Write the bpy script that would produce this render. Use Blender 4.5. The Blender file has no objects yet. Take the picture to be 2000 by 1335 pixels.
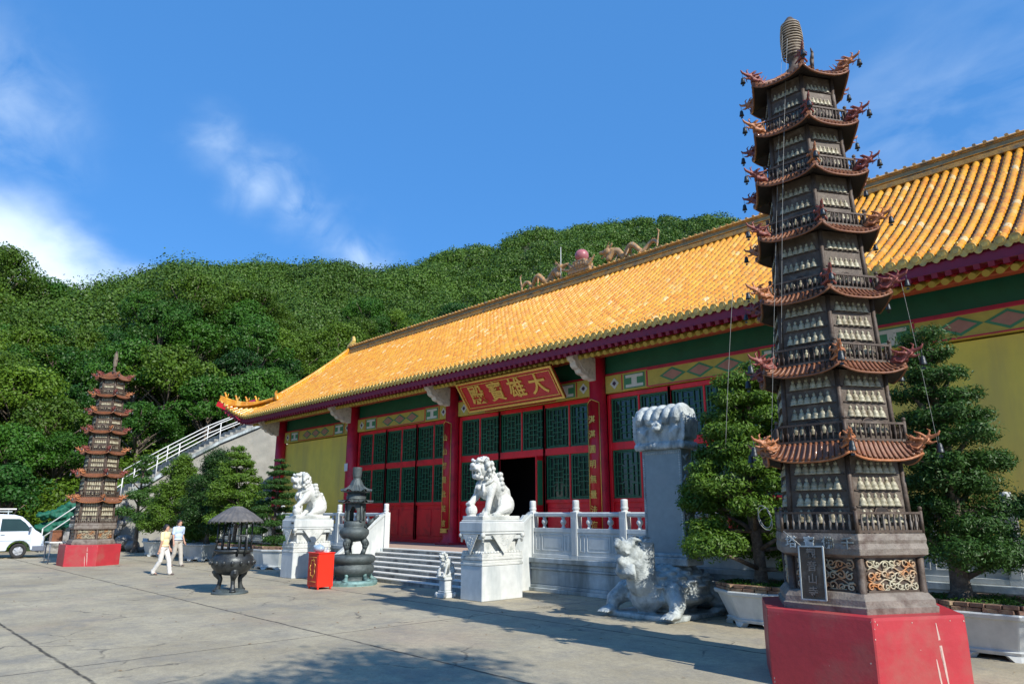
import bpy, bmesh, math, random
import numpy as np
from mathutils import Vector, Matrix
random.seed(7); rng = np.random.default_rng(7)
S = bpy.context.scene; COL = S.collection
R = math.radians; PI = math.pi; sin = math.sin; cos = math.cos

# ------------------------------------------------------------------ camera
cam = bpy.data.objects.new('Camera', bpy.data.cameras.new('Camera')); COL.objects.link(cam); S.camera = cam
PITCH = math.atan(336/1370.); AZ = R(43.5)
Fv = Vector((-cos(AZ)*cos(PITCH), sin(AZ)*cos(PITCH), sin(PITCH)))
Rv = Vector((sin(AZ), cos(AZ), 0)); Uv = Rv.cross(Fv)
m = Matrix((Rv, Uv, -Fv)).transposed().to_4x4(); m.translation = (0, 0, 2.0)
cam.matrix_world = m
cam.data.sensor_width = 36; cam.data.lens = 36*1370/2000.; cam.data.clip_end = 3000; cam.data.clip_start = .05

# ------------------------------------------------------------------ light
SUN_EL = R(37); SUN_AZ = R(-4)          # azimuth measured from +X towards +Y
sd = Vector((cos(SUN_AZ)*cos(SUN_EL), sin(SUN_AZ)*cos(SUN_EL), sin(SUN_EL)))
sun = bpy.data.objects.new('Sun', bpy.data.lights.new('Sun', 'SUN')); COL.objects.link(sun)
sun.data.energy = 5.0; sun.data.angle = R(.5); sun.data.color = (1, .955, .87)
sun.rotation_euler = sd.to_track_quat('Z', 'Y').to_euler(); sun.location = (30, -10, 40)
W = bpy.data.worlds.new('World'); S.world = W; W.use_nodes = True
nt = W.node_tree; N = nt.nodes; L = nt.links
bg = N['Background']; bg.inputs[1].default_value = .125
sky = N.new('ShaderNodeTexSky'); sky.sky_type = 'NISHITA'; sky.sun_disc = False
sky.sun_elevation = SUN_EL; sky.sun_rotation = R(90) - SUN_AZ; sky.air_density = 1.0; sky.dust_density = .4; sky.ozone_density = 3.2; sky.altitude = 300
tc = N.new('ShaderNodeTexCoord')
def nn(t, **k):
    n = N.new(t)
    for a, b in k.items(): setattr(n, a, b)
    return n
def setin(n, i, v):
    if hasattr(v, 'is_output') or isinstance(v, bpy.types.NodeSocket): n.id_data.links.new(v, n.inputs[i])
    else: n.inputs[i].default_value = v
# wispy clouds live in the sky: banks round fixed compass directions, broken up by stretched noise
def wmath(op, a, b=None, c=None, clamp=False):
    n = N.new('ShaderNodeMath'); n.operation = op; n.use_clamp = clamp; setin(n, 0, a)
    if b is not None: setin(n, 1, b)
    if c is not None: setin(n, 2, c)
    return n.outputs[0]
def wdir(px, py):
    v = (px-1000)*Rv - (py-667.5)*Uv + 1370*Fv; v.normalize(); return v
mp = nn('ShaderNodeMapping'); mp.inputs['Rotation'].default_value = (0, 0, R(20)); mp.inputs['Scale'].default_value = (1, 1, 2.2)
L.new(tc.outputs['Generated'], mp.inputs['Vector'])
nz = nn('ShaderNodeTexNoise'); nz.inputs['Scale'].default_value = 3.2; nz.inputs['Detail'].default_value = 9; nz.inputs['Roughness'].default_value = .52; nz.inputs['Distortion'].default_value = .3
L.new(mp.outputs[0], nz.inputs['Vector'])
def bank(px, py, r0, r1, gain):
    d = wdir(px, py)
    vm = nn('ShaderNodeVectorMath', operation='DISTANCE'); L.new(tc.outputs['Generated'], vm.inputs[0]); vm.inputs[1].default_value = d
    jit = wmath('MULTIPLY_ADD', nz.outputs['Fac'], .2, -.1)
    dd = wmath('ADD', vm.outputs['Value'], jit)
    mr = nn('ShaderNodeMapRange'); mr.interpolation_type = 'SMOOTHERSTEP'; setin(mr, 0, dd); mr.inputs[1].default_value = r1; mr.inputs[2].default_value = r0; mr.inputs[3].default_value = 0; mr.inputs[4].default_value = gain
    return mr.outputs[0]
def group_max(lst):
    t_ = None
    for q in lst:
        o = bank(*q); t_ = o if t_ is None else wmath('MAXIMUM', t_, o)
    return t_
main = group_max([(-120, 650, .08, .215, .95), (60, 655, .06, .17, .95), (200, 650, .03, .125, .9), (300, 600, .0, .07, .6)])
wisp = group_max([(-30, 230, -.02, .15, .36), (510, 365, -.03, .08, .5), (570, 405, -.03, .075, .42), (640, 450, -.04, .07, .4), (420, 280, -.05, .07, .3), (700, 500, -.04, .07, .45), (1930, 330, -.04, .3, .2)])
mp2 = nn('ShaderNodeMapping'); mp2.inputs['Rotation'].default_value = (0, R(35), R(40)); mp2.inputs['Scale'].default_value = (1.2, 3.4, 3.4); L.new(tc.outputs['Generated'], mp2.inputs['Vector'])
nz2 = nn('ShaderNodeTexNoise'); nz2.inputs['Scale'].default_value = 4.5; nz2.inputs['Detail'].default_value = 10; nz2.inputs['Roughness'].default_value = .55; nz2.inputs['Distortion'].default_value = .5; L.new(mp2.outputs[0], nz2.inputs['Vector'])
brk = nn('ShaderNodeMapRange'); L.new(nz2.outputs['Fac'], brk.inputs[0]); brk.inputs[1].default_value = .36; brk.inputs[2].default_value = .66; brk.inputs[3].default_value = 0; brk.inputs[4].default_value = 1
cov = wmath('MAXIMUM', main, wmath('MULTIPLY', wisp, brk.outputs[0]))
hs = nn('ShaderNodeHueSaturation'); hs.inputs['Saturation'].default_value = 1.32; hs.inputs['Value'].default_value = 1.2; hs.inputs['Hue'].default_value = .508; L.new(sky.outputs[0], hs.inputs['Color'])
mx = nn('ShaderNodeMix', data_type='RGBA'); L.new(cov, mx.inputs[0]); mb_ = nn('ShaderNodeMix', data_type='RGBA'); mb_.inputs[0].default_value = .55; L.new(hs.outputs[0], mb_.inputs[6]); mb_.inputs[7].default_value = (.84, 2.7, 6.3, 1); L.new(mb_.outputs[2], mx.inputs[6]); mx.inputs[7].default_value = (7.2, 8.4, 9.4, 1)
L.new(mx.outputs[2], bg.inputs[0])
S.view_settings.view_transform = 'Standard'; S.view_settings.look = 'None'; S.view_settings.exposure = .25; S.view_settings.gamma = 1
S.cycles.max_bounces = 6; S.cycles.diffuse_bounces = 3; S.cycles.glossy_bounces = 3; S.cycles.transparent_max_bounces = 8

# ------------------------------------------------------------------ materials
MATS = {}
def M(name, c, rough=.6, var=.12, scale=6, bump=0, bscale=40, metal=0, c2=None, c2amt=.5, c2scale=2, spec=.5, coat=0, detail=6, bdist=.01, streak=False):
    """Principled material: base colour varied by noise, optional second (stain) colour in patches, optional bump."""
    mt = bpy.data.materials.new(name); mt.use_nodes = True; t = mt.node_tree; b = t.nodes['Principled BSDF']
    co = t.nodes.new('ShaderNodeTexCoord')
    def noise(sc, det=detail, vec=None):
        n = t.nodes.new('ShaderNodeTexNoise'); n.inputs['Scale'].default_value = sc; n.inputs['Detail'].default_value = det
        n.inputs['Roughness'].default_value = .6
        t.links.new(vec or co.outputs['Object'], n.inputs['Vector']); return n.outputs['Fac']
    col = None
    r = t.nodes.new('ShaderNodeValToRGB'); t.links.new(noise(scale), r.inputs[0])
    r.color_ramp.elements[0].position = .3; r.color_ramp.elements[1].position = .7
    r.color_ramp.elements[0].color = [max(0, x*(1-var)) for x in c[:3]]+[1]; r.color_ramp.elements[1].color = [min(1, x*(1+var)) for x in c[:3]]+[1]
    col = r.outputs[0]
    if c2:
        vec = None
        if streak:
            mpp = t.nodes.new('ShaderNodeMapping'); mpp.inputs['Scale'].default_value = (1, 1, .18); t.links.new(co.outputs['Object'], mpp.inputs[0]); vec = mpp.outputs[0]
        q = t.nodes.new('ShaderNodeMapRange'); t.links.new(noise(c2scale, 8, vec), q.inputs[0]); q.inputs[1].default_value = .62-c2amt*.25; q.inputs[2].default_value = .8-c2amt*.25
        mxn = t.nodes.new('ShaderNodeMix'); mxn.data_type = 'RGBA'; t.links.new(q.outputs[0], mxn.inputs[0]); t.links.new(col, mxn.inputs[6]); mxn.inputs[7].default_value = list(c2[:3])+[1]
        col = mxn.outputs[2]
    t.links.new(col, b.inputs['Base Color'])
    b.inputs['Roughness'].default_value = rough; b.inputs['Metallic'].default_value = metal
    b.inputs['Specular IOR Level'].default_value = spec; b.inputs['Coat Weight'].default_value = coat
    if bump:
        bp = t.nodes.new('ShaderNodeBump'); bp.inputs['Strength'].default_value = bump; bp.inputs['Distance'].default_value = bdist
        t.links.new(noise(bscale), bp.inputs['Height']); t.links.new(bp.outputs[0], b.inputs['Normal'])
    MATS[name] = mt; return mt

marble = M('marble', (.56, .58, .56), .55, .10, 5, .35, 30, c2=(.36, .40, .40), c2amt=.45, c2scale=1.6, streak=True)
marble_w = M('marble_weathered', (.40, .45, .46), .65, .18, 4, .5, 18, c2=(.17, .20, .20), c2amt=.75, c2scale=1.4, streak=True)
marble_carve = M('marble_carved', (.60, .61, .57), .6, .14, 8, .7, 45, c2=(.36, .38, .35), c2amt=.6, c2scale=4, bdist=.02)
stele_face = M('stele_slab', (.22, .27, .28), .45, .12, 5, .15, 30, c2=(.24, .28, .29), c2amt=.5)
marble_dk = M('marble_tortoise', (.43, .47, .46), .5, .2, 7, .7, 26, c2=(.20, .23, .23), c2amt=.62, c2scale=4, bdist=.03)
yellow = M('yellow_wall', (.84, .66, .11), .85, .06, 2, .2, 60, c2=(.68, .53, .12), c2amt=.6, c2scale=.9, streak=True)
red = M('red_paint', (.74, .012, .02), .42, .1, 2.5, .1, 30, c2=(.45, .01, .015), c2amt=.4)
redcol = M('column_red', (.54, .014, .04), .4, .12, 2.5, .12, 20, c2=(.30, .01, .03), c2amt=.4)
redcol_base = M('column_base_red', (.45, .03, .05), .5, .1, 5)
maroon = M('maroon_paint', (.215, .008, .035), .5, .15, 3, .15, 30)
orange = M('orange_beam', (.42, .085, .03), .55, .15, 3)
greenb = M('green_board', (.010, .11, .055), .5, .15, 2)
greenl = M('green_lattice', (.022, .125, .055), .45, .15, 6)
ochre = M('ochre_paint', (.50, .40, .07), .6, .12, 5)
pgreen = M('painted_green', (.06, .24, .11), .6, .1, 5)
pwhite = M('painted_white', (.62, .62, .55), .6, .08, 8)
pink = M('painted_pink', (.42, .2, .14), .6, .1, 5)
pdark = M('painted_dark', (.05, .02, .06), .6, .1, 5)
gold = M('gold_leaf', (.72, .47, .10), .38, .15, 10, .2, 40, metal=.35)
signred = M('sign_red', (.50, .010, .018), .35, .1, 3)
bracketw = M('bracket_plaster', (.62, .58, .50), .7, .1, 8, .3, 30, c2=(.35, .33, .28), c2amt=.4, c2scale=6)
bronze_dk = M('bronze_dark', (.045, .05, .052), .42, .25, 9, .4, 30, metal=.55, c2=(.09, .10, .095), c2amt=.5, c2scale=5)
bronze_gn = M('bronze_patina', (.085, .105, .105), .55, .2, 8, .6, 35, metal=.25, c2=(.055, .07, .07), c2amt=.5, c2scale=5, bdist=.02)
verdi = M('bronze_verdigris', (.16, .28, .27), .6, .2, 8, .4, 30, metal=.2, c2=(.05, .09, .09), c2amt=.5, c2scale=5)
wood = M('old_wood', (.065, .042, .028), .62, .3, 9, .6, 30, c2=(.14, .11, .085), c2amt=.4, c2scale=6)
woodgrey = M('cornice_grey', (.20, .17, .14), .6, .25, 7, .6, 26, c2=(.10, .07, .055), c2amt=.5, c2scale=5, bdist=.02)
woodface = M('panel_wood', (.075, .052, .034), .6, .3, 12, .5, 40, c2=(.16, .13, .10), c2amt=.4, c2scale=7)
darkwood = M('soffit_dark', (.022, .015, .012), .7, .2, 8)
terra = M('brown_tile', (.19, .072, .030), .48, .3, 10, .4, 40, c2=(.15, .05, .025), c2amt=.5, c2scale=8, coat=.15)
terra_red = M('red_clay_dragon', (.21, .05, .035), .5, .35, 14, .5, 50, c2=(.14, .03, .025), c2amt=.5, c2scale=10)
terra_or = M('orange_clay_dragon', (.38, .145, .055), .45, .35, 14, .5, 50, c2=(.25, .08, .035), c2amt=.45, c2scale=10)
figwhite = M('pale_figure', (.38, .35, .24), .45, .3, 20, .3, 60, c2=(.20, .16, .09), c2amt=.62, c2scale=8)
reliefm = M('relief_pale', (.40, .37, .26), .5, .3, 12, .3, 60, c2=(.42, .17, .05), c2amt=.72, c2scale=4)
bulbm = M('finial_rib', (.40, .33, .24), .5, .25, 12, .3, 40, c2=(.1, .07, .05), c2amt=.4, c2scale=8)
redbase = M('red_plinth', (.42, .030, .040), .5, .12, 2.5, .3, 14, c2=(.36, .075, .065), c2amt=.5, c2scale=1.7)
paintchip = M('chipped_render', (.52, .36, .31), .8, .15, 12)
bark = M('bark', (.13, .10, .075), .85, .35, 14, 1, 30, c2=(.24, .19, .14), c2amt=.45, c2scale=9, bdist=.03)
soil = M('soil', (.07, .05, .035), .9, .3, 20, .8, 40)
brickm = M('edging_brick', (.20, .115, .075), .85, .35, 9, .8, 40, c2=(.33, .25, .15), c2amt=.5, c2scale=6)
glassdk = M('dark_glass', (.014, .034, .024), .12, .2, 2, spec=.7)
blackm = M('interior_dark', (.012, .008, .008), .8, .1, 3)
floorpink = M('pink_floor_tile', (.50, .36, .28), .6, .12, 4, c2=(.42, .36, .24), c2amt=.4)
stepm = M('stair_stone', (.30, .30, .27), .75, .25, 6, .5, 30, c2=(.12, .12, .115), c2amt=.65, c2scale=2.5)
stepnose = M('stair_nosing', (.72, .70, .64), .6, .12, 8)
concw = M('rendered_wall', (.29, .28, .245), .85, .18, 1.5, .5, 12, c2=(.24, .24, .215), c2amt=.5, c2scale=.7, bdist=.04)
rockm = M('rock', (.26, .25, .23), .85, .35, 2.5, 1, 8, c2=(.12, .12, .11), c2amt=.5, c2scale=2, bdist=.08)
railw = M('white_rail_paint', (.66, .66, .64), .5, .05, 8)
vanw = M('van_paint', (.62, .69, .78), .25, .03, 2, coat=.6)
rubber = M('rubber', (.02, .02, .02), .8, .1, 8)
bumper = M('bumper_grey', (.12, .14, .18), .5, .1, 5)
chrome = M('wheel_silver', (.55, .56, .58), .35, .05, 5, metal=.7)
skin = M('skin', (.50, .28, .19), .55, .08, 6)
hairm = M('hair', (.015, .012, .012), .5, .2, 30)
shirt_y = M('yellow_blouse', (.78, .64, .36), .8, .05, 8, .3, 20)
shirt_b = M('blue_shirt', (.48, .60, .80), .8, .05, 8, .3, 20)
pants_w = M('pale_trousers', (.62, .60, .56), .8, .06, 8, .4, 15)
pants_b = M('beige_trousers', (.42, .39, .34), .8, .06, 8, .4, 15)
shoe = M('shoe', (.12, .09, .08), .6, .1, 9)
boxred = M('donation_red', (.80, .03, .012), .35, .06, 4)
boxred_dk = M('donation_front_red', (.55, .02, .012), .4, .1, 4)
pearl = M('pearl_red', (.42, .13, .14), .4, .2, 3, c2=(.30, .12, .13), c2amt=.4)
ridgem = M('ridge_weathered', (.55, .30, .07), .55, .35, 5, .5, 20, c2=(.20, .17, .11), c2amt=.55, c2scale=3, bdist=.02)
ridgegrey = M('ridge_grey_band', (.30, .24, .13), .7, .3, 6, .5, 20, c2=(.34, .22, .09), c2amt=.5, c2scale=4)
orn = M('ridge_ornament', (.40, .22, .08), .5, .4, 9, .4, 40, c2=(.20, .20, .18), c2amt=.5, c2scale=12)
bagm = M('plastic_bag', (.32, .42, .50), .3, .15, 14)
signw = M('notice_paper', (.72, .72, .70), .7, .05, 20)
tarp = M('green_netting', (.006, .10, .06), .7, .3, 6, .8, 10)
stringm = M('string', (.28, .28, .26), .7, .05, 8)
doorgreen = M('door_edge_green', (.03, .22, .09), .45, .1, 5)

def leafmat(name, c, cvar=.35, trans=.25, scale=1.2):
    mt = bpy.data.materials.new(name); mt.use_nodes = True; t = mt.node_tree; b = t.nodes['Principled BSDF']; out = t.nodes['Material Output']
    co = t.nodes.new('ShaderNodeTexCoord'); oi = t.nodes.new('ShaderNodeObjectInfo')
    n = t.nodes.new('ShaderNodeTexNoise'); n.inputs['Scale'].default_value = scale; n.inputs['Detail'].default_value = 8; n.inputs['Roughness'].default_value = .7; t.links.new(co.outputs['Object'], n.inputs['Vector'])
    ad = t.nodes.new('ShaderNodeMath'); ad.operation = 'MULTIPLY_ADD'; t.links.new(oi.outputs['Random'], ad.inputs[0]); ad.inputs[1].default_value = .42; t.links.new(n.outputs['Fac'], ad.inputs[2])
    r = t.nodes.new('ShaderNodeValToRGB'); t.links.new(ad.outputs[0], r.inputs[0]); e = r.color_ramp.elements
    e[0].position = .38; e[1].position = 1.0
    e[0].color = (c[0]*(1-cvar), c[1]*(1-cvar), c[2]*(1-cvar), 1); e[1].color = (c[0]*(1+cvar*1.7), c[1]*(1+cvar), c[2]*(1+cvar*.3), 1)
    t.links.new(r.outputs[0], b.inputs['Base Color']); b.inputs['Roughness'].default_value = .5; b.inputs['Specular IOR Level'].default_value = .3
    tr = t.nodes.new('ShaderNodeBsdfTranslucent'); t.links.new(r.outputs[0], tr.inputs[0])
    mi = t.nodes.new('ShaderNodeMixShader'); mi.inputs[0].default_value = trans; t.links.new(b.outputs[0], mi.inputs[1]); t.links.new(tr.outputs[0], mi.inputs[2]); t.links.new(mi.outputs[0], out.inputs[0])
    return mt
leaf_hill = leafmat('leaf_hill', (.032, .108, .010), .42, .2, .35)
leaf_hill2 = leafmat('leaf_hill_dark', (.020, .080, .012), .4, .2, .35)
leaf_hill3 = leafmat('leaf_hill_light', (.070, .150, .012), .4, .25, .35)
leaf_far = leafmat('leaf_far', (.046, .112, .014), .62, .15, .045)
leaf_bonsai = leafmat('leaf_podocarpus', (.030, .088, .016), .4, .2, 3)
leaf_bright = leafmat('leaf_bright', (.075, .165, .020), .4, .3, 3)
leaf_mid = leafmat('leaf_mid', (.075, .165, .016), .4, .22, 3)
grassm = leafmat('leaf_grass', (.06, .15, .02), .35, .2, 3)

# ------------------------------------------------------------------ mesh builder
class MB:
    def __init__(s): s.v = []; s.f = []; s.sm = []; s.mi = []; s.cur = 0; s.smooth = False
    def add(s, vs, fs, sm=None):
        o = len(s.v); s.v += [tuple(x) for x in vs]
        for f in fs: s.f.append([i+o for i in f]); s.sm.append(s.smooth if sm is None else sm); s.mi.append(s.cur)
        return s
    def box(s, c, d, rz=0, rx=0, ry=0):
        h = [x/2 for x in d]; mt = Matrix.Translation(c) @ Matrix.Rotation(rz, 4, 'Z') @ Matrix.Rotation(ry, 4, 'Y') @ Matrix.Rotation(rx, 4, 'X')
        vs = [mt @ Vector((h[0]*a, h[1]*b, h[2]*e)) for a in (-1, 1) for b in (-1, 1) for e in (-1, 1)]
        return s.add(vs, [(0, 1, 3, 2), (4, 6, 7, 5), (0, 4, 5, 1), (2, 3, 7, 6), (0, 2, 6, 4), (1, 5, 7, 3)], False)
    def b2(s, x0, x1, y0, y1, z0, z1): return s.box(((x0+x1)/2, (y0+y1)/2, (z0+z1)/2), (x1-x0, y1-y0, z1-z0))
    def bar(s, a, b, w, h, up=(0, 0, 1)):
        a = Vector(a); b = Vector(b); d = (b-a); l = d.length; d.normalize(); x = d.cross(Vector(up))
        if x.length < 1e-4: x = d.cross(Vector((1, 0, 0)))
        x.normalize(); u = x.cross(d); vs = []
        for p in (a, b):
            for i, j in ((-1, -1), (1, -1), (1, 1), (-1, 1)): vs.append(p + x*i*w/2 + u*j*h/2)
        return s.add(vs, [(0, 3, 2, 1), (4, 5, 6, 7), (0, 1, 5, 4), (1, 2, 6, 5), (2, 3, 7, 6), (3, 0, 4, 7)], False)
    def tube(s, pts, r, n=8, caps=True, sm=True, prof=None):
        pts = [Vector(p) for p in pts]; k = len(pts); rs = r if hasattr(r, '__len__') else [r]*k
        vs = []; fs = []; px = None
        for i, p in enumerate(pts):
            d = (pts[min(i+1, k-1)]-pts[max(i-1, 0)])
            if d.length < 1e-9: d = Vector((0, 0, 1))
            d.normalize()
            if px is None:
                px = d.cross(Vector((0, 0, 1)))
                if px.length < .05: px = d.cross(Vector((0, 1, 0)))
            else: px = px - d*px.dot(d)
            if px.length < 1e-6: px = d.orthogonal()
            px.normalize(); u = px.cross(d)
            for j in range(n):
                a = 2*PI*j/n; vs.append(p + (px*cos(a)+u*sin(a))*rs[i])
        for i in range(k-1):
            for j in range(n): fs.append((i*n+j, i*n+(j+1) % n, (i+1)*n+(j+1) % n, (i+1)*n+j))
        s.add(vs, fs, sm)
        if caps:
            o = len(s.v)-len(vs)
            s.f.append([o+j for j in range(n)][::-1]); s.sm.append(False); s.mi.append(s.cur)
            s.f.append([o+(k-1)*n+j for j in range(n)]); s.sm.append(False); s.mi.append(s.cur)
        return s
    def lathe(s, prof, c=(0, 0, 0), n=24, sm=True, a0=0, ripple=0, rn=0, caps=True):
        vs = []; fs = []; k = len(prof)
        for (r, z) in prof:
            for j in range(n):
                a = a0+2*PI*j/n; rr = r*(1+ripple*cos(rn*a)) if ripple else r
                vs.append((c[0]+rr*cos(a), c[1]+rr*sin(a), c[2]+z))
        for i in range(k-1):
            for j in range(n): fs.append((i*n+j, i*n+(j+1) % n, (i+1)*n+(j+1) % n, (i+1)*n+j))
        s.add(vs, fs, sm); o = len(s.v)-len(vs)
        if caps:
            for e in (0, k-1):
                if prof[e][0] > 1e-4:
                    s.f.append([o+e*n+j for j in range(n)]); s.sm.append(False); s.mi.append(s.cur)
        return s
    def ell(s, c, r, n=12, m=8, rot=None):
        if not hasattr(r, '__len__'): r = (r, r, r)
        vs = []; fs = []; c = Vector(c)
        for i in range(m+1):
            t = PI*i/m
            for j in range(n):
                a = 2*PI*j/n; p = Vector((r[0]*sin(t)*cos(a), r[1]*sin(t)*sin(a), r[2]*cos(t)))
                if rot: p = rot @ p
                vs.append(c+p)
        for i in range(m):
            for j in range(n): fs.append((i*n+j, (i+1)*n+j, (i+1)*n+(j+1) % n, i*n+(j+1) % n))
        return s.add(vs, fs, True)
    def cap(s, a, b, r0, r1, n=12):
        a = Vector(a); b = Vector(b); s.ell(a, r0, n, 8); s.ell(b, r1, n, 8); return s.tube([a, b], [r0, r1], n)
    def chain(s, pts, rs, n=12):
        for i in range(len(pts)-1): s.cap(pts[i], pts[i+1], rs[i], rs[i+1], n)
        return s
    def prism(s, poly, z0, z1, poly2=None):
        n = len(poly); p2 = poly2 or poly
        vs = [(x, y, z0) for x, y in poly]+[(x, y, z1) for x, y in p2]
        return s.add(vs, [tuple(range(n))[::-1], tuple(range(n, 2*n))]+[(i, (i+1) % n, n+(i+1) % n, n+i) for i in range(n)], False)
    def plate(s, poly, o, ux, uy, th):
        """polygon (2D) in the plane of ux, uy at o, extruded by vector th"""
        o = Vector(o); ux = Vector(ux); uy = Vector(uy); th = Vector(th); n = len(poly)
        a = [o+ux*p[0]+uy*p[1] for p in poly]; b = [p+th for p in a]
        return s.add(a+b, [tuple(range(n))[::-1], tuple(range(n, 2*n))]+[(i, (i+1) % n, n+(i+1) % n, n+i) for i in range(n)], False)
    def grid(s, fn, nu, nv, sm=True):
        vs = [fn(i/nu, j/nv) for i in range(nu+1) for j in range(nv+1)]
        return s.add(vs, [(i*(nv+1)+j, (i+1)*(nv+1)+j, (i+1)*(nv+1)+j+1, i*(nv+1)+j+1) for i in range(nu) for j in range(nv)], sm)
    def mesh(s, name='mesh', off=(0, 0, 0)):
        me = bpy.data.meshes.new(name); v = np.array(s.v, dtype=np.float64).reshape(-1, 3)-np.array(off)
        me.from_pydata(v.tolist(), [], s.f)
        me.polygons.foreach_set('use_smooth', s.sm); me.polygons.foreach_set('material_index', s.mi)
        return me
    def build(s, name, mat, parent=None, off=None, bevel=0, loc=None):
        if off is None: off = ORG.get(parent.name, (0, 0, 0)) if parent else (0, 0, 0)
        me = s.mesh(name, off)
        o = link(name, me, mat, parent)
        if loc is not None: o.location = loc
        if bevel: b = o.modifiers.new('bevel', 'BEVEL'); b.width = bevel; b.segments = 1; b.limit_method = 'ANGLE'
        return o
ORG = {}    # world origin of things whose parts are written in world coordinates
def link(name, me, mat, parent=None):
    o = bpy.data.objects.new(name, me); COL.objects.link(o)
    for q in (mat if isinstance(mat, (list, tuple)) else [mat]): me.materials.append(q)
    if parent: o.parent = parent; ORG[o.name] = ORG.get(parent.name, (0, 0, 0))
    return o
def tag(o, label=None, cat=None, group=None, kind=None):
    for k, v in (('label', label), ('category', cat), ('group', group), ('kind', kind)):
        if v: o[k] = v
    return o
def thing(name, label, cat, loc=(0, 0, 0), rz=0, group=None, world=False):
    o = bpy.data.objects.new(name, None); COL.objects.link(o); o.location = loc; o.rotation_euler = (0, 0, rz); o.empty_display_size = .3
    if world: ORG[o.name] = tuple(loc)
    return tag(o, label, cat, group)
def whole(o, label, cat, group=None): return tag(o, label, cat, group)
def copy_tree(o, parent=None):
    c = o.copy(); COL.objects.link(c); c.parent = parent
    for ch in list(o.children): copy_tree(ch, c)
    return c
def remesh(mb, voxel, smooth=2, mat=None, name='carving', parent=None, off=None, noise=0, nscale=.1):
    """fuse the pieces of mb into one continuous surface"""
    me = mb.mesh(name, off if off is not None else (ORG.get(parent.name, (0, 0, 0)) if parent else (0, 0, 0)))
    t = bpy.data.objects.new('sculpt_source', me); COL.objects.link(t)
    r = t.modifiers.new('r', 'REMESH'); r.mode = 'VOXEL'; r.voxel_size = voxel; r.use_smooth_shade = True
    if smooth: q = t.modifiers.new('s', 'SMOOTH'); q.factor = .5; q.iterations = smooth
    if noise:
        tx = bpy.data.textures.new('carve', 'CLOUDS'); tx.noise_scale = nscale; tx.noise_depth = 3
        d = t.modifiers.new('d', 'DISPLACE'); d.texture = tx; d.strength = noise; d.mid_level = .5; d.texture_coords = 'LOCAL'
    dg = bpy.context.evaluated_depsgraph_get(); m2 = bpy.data.meshes.new_from_object(t.evaluated_get(dg))
    bpy.data.objects.remove(t); bpy.data.meshes.remove(me); m2.name = name; m2.materials.clear()
    m2.polygons.foreach_set('use_smooth', [True]*len(m2.polygons))
    return link(name, m2, mat, parent)
def glyphs(txt, size, mat, name, parent, loc, ux, uy, depth=.02, line=1.0, bold=.012):
    """lettering as a mesh: ux = writing direction, uy = up"""
    cu = bpy.data.curves.new('lettering', 'FONT'); cu.body = txt; cu.size = size; cu.extrude = depth; cu.align_x = 'CENTER'; cu.align_y = 'CENTER'; cu.space_line = line; cu.offset = bold; cu.resolution_u = 3
    t = bpy.data.objects.new('lettering_source', cu); COL.objects.link(t)
    dg = bpy.context.evaluated_depsgraph_get(); me = bpy.data.meshes.new_from_object(t.evaluated_get(dg)); bpy.data.objects.remove(t)
    ux = Vector(ux).normalized(); uy = Vector(uy).normalized(); uz = ux.cross(uy)
    mt = Matrix((ux, uy, uz)).transposed().to_4x4(); mt.translation = Vector(loc)-Vector(ORG.get(parent.name, (0, 0, 0)))
    me.transform(mt); me.materials.clear(); return link(name, me, mat, parent)
def leaves(centers, radii, counts, size, up=.3, shell=.55, name='foliage', asp=1.0, flat=1.0):
    """leaf-sized quads spread through ellipsoid clumps, as one mesh"""
    P = []; Nn = []; Sz = []
    for c, r, n in zip(centers, radii, counts):
        d = rng.normal(size=(n, 3)); d /= np.linalg.norm(d, axis=1)[:, None]
        q = (shell+(1-shell)*rng.random((n, 1)))*(.85+.3*rng.random((n, 1)))
        P.append(np.array(c)+d*q*np.array(r)); e = d+rng.normal(size=(n, 3))*.55; e[:, 2] += up; Nn.append(e); Sz.append(size*(.6+.8*rng.random(n)))
    P = np.concatenate(P); Nn = np.concatenate(Nn); Sz = np.concatenate(Sz); return P, Nn, Sz
def leafmesh(P, Nn, Sz, name, asp=.6):
    n = len(P); Nn = Nn/np.linalg.norm(Nn, axis=1)[:, None]; a = np.cross(Nn, rng.normal(size=(n, 3))); a /= np.linalg.norm(a, axis=1)[:, None]; b = np.cross(Nn, a)
    a = a*Sz[:, None]*.5; b = b*Sz[:, None]*.5*asp
    V = np.stack([P-a, P+b*.9+a*.1, P+a, P-b*.9+a*.1], axis=1).reshape(-1, 3).astype(np.float32)
    me = bpy.data.meshes.new(name); me.vertices.add(4*n); me.vertices.foreach_set('co', V.ravel()); me.loops.add(4*n); me.loops.foreach_set('vertex_index', np.arange(4*n, dtype=np.int32))
    me.polygons.add(n); me.polygons.foreach_set('loop_start', np.arange(0, 4*n, 4, dtype=np.int32)); me.update(calc_edges=True); return me
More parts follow.
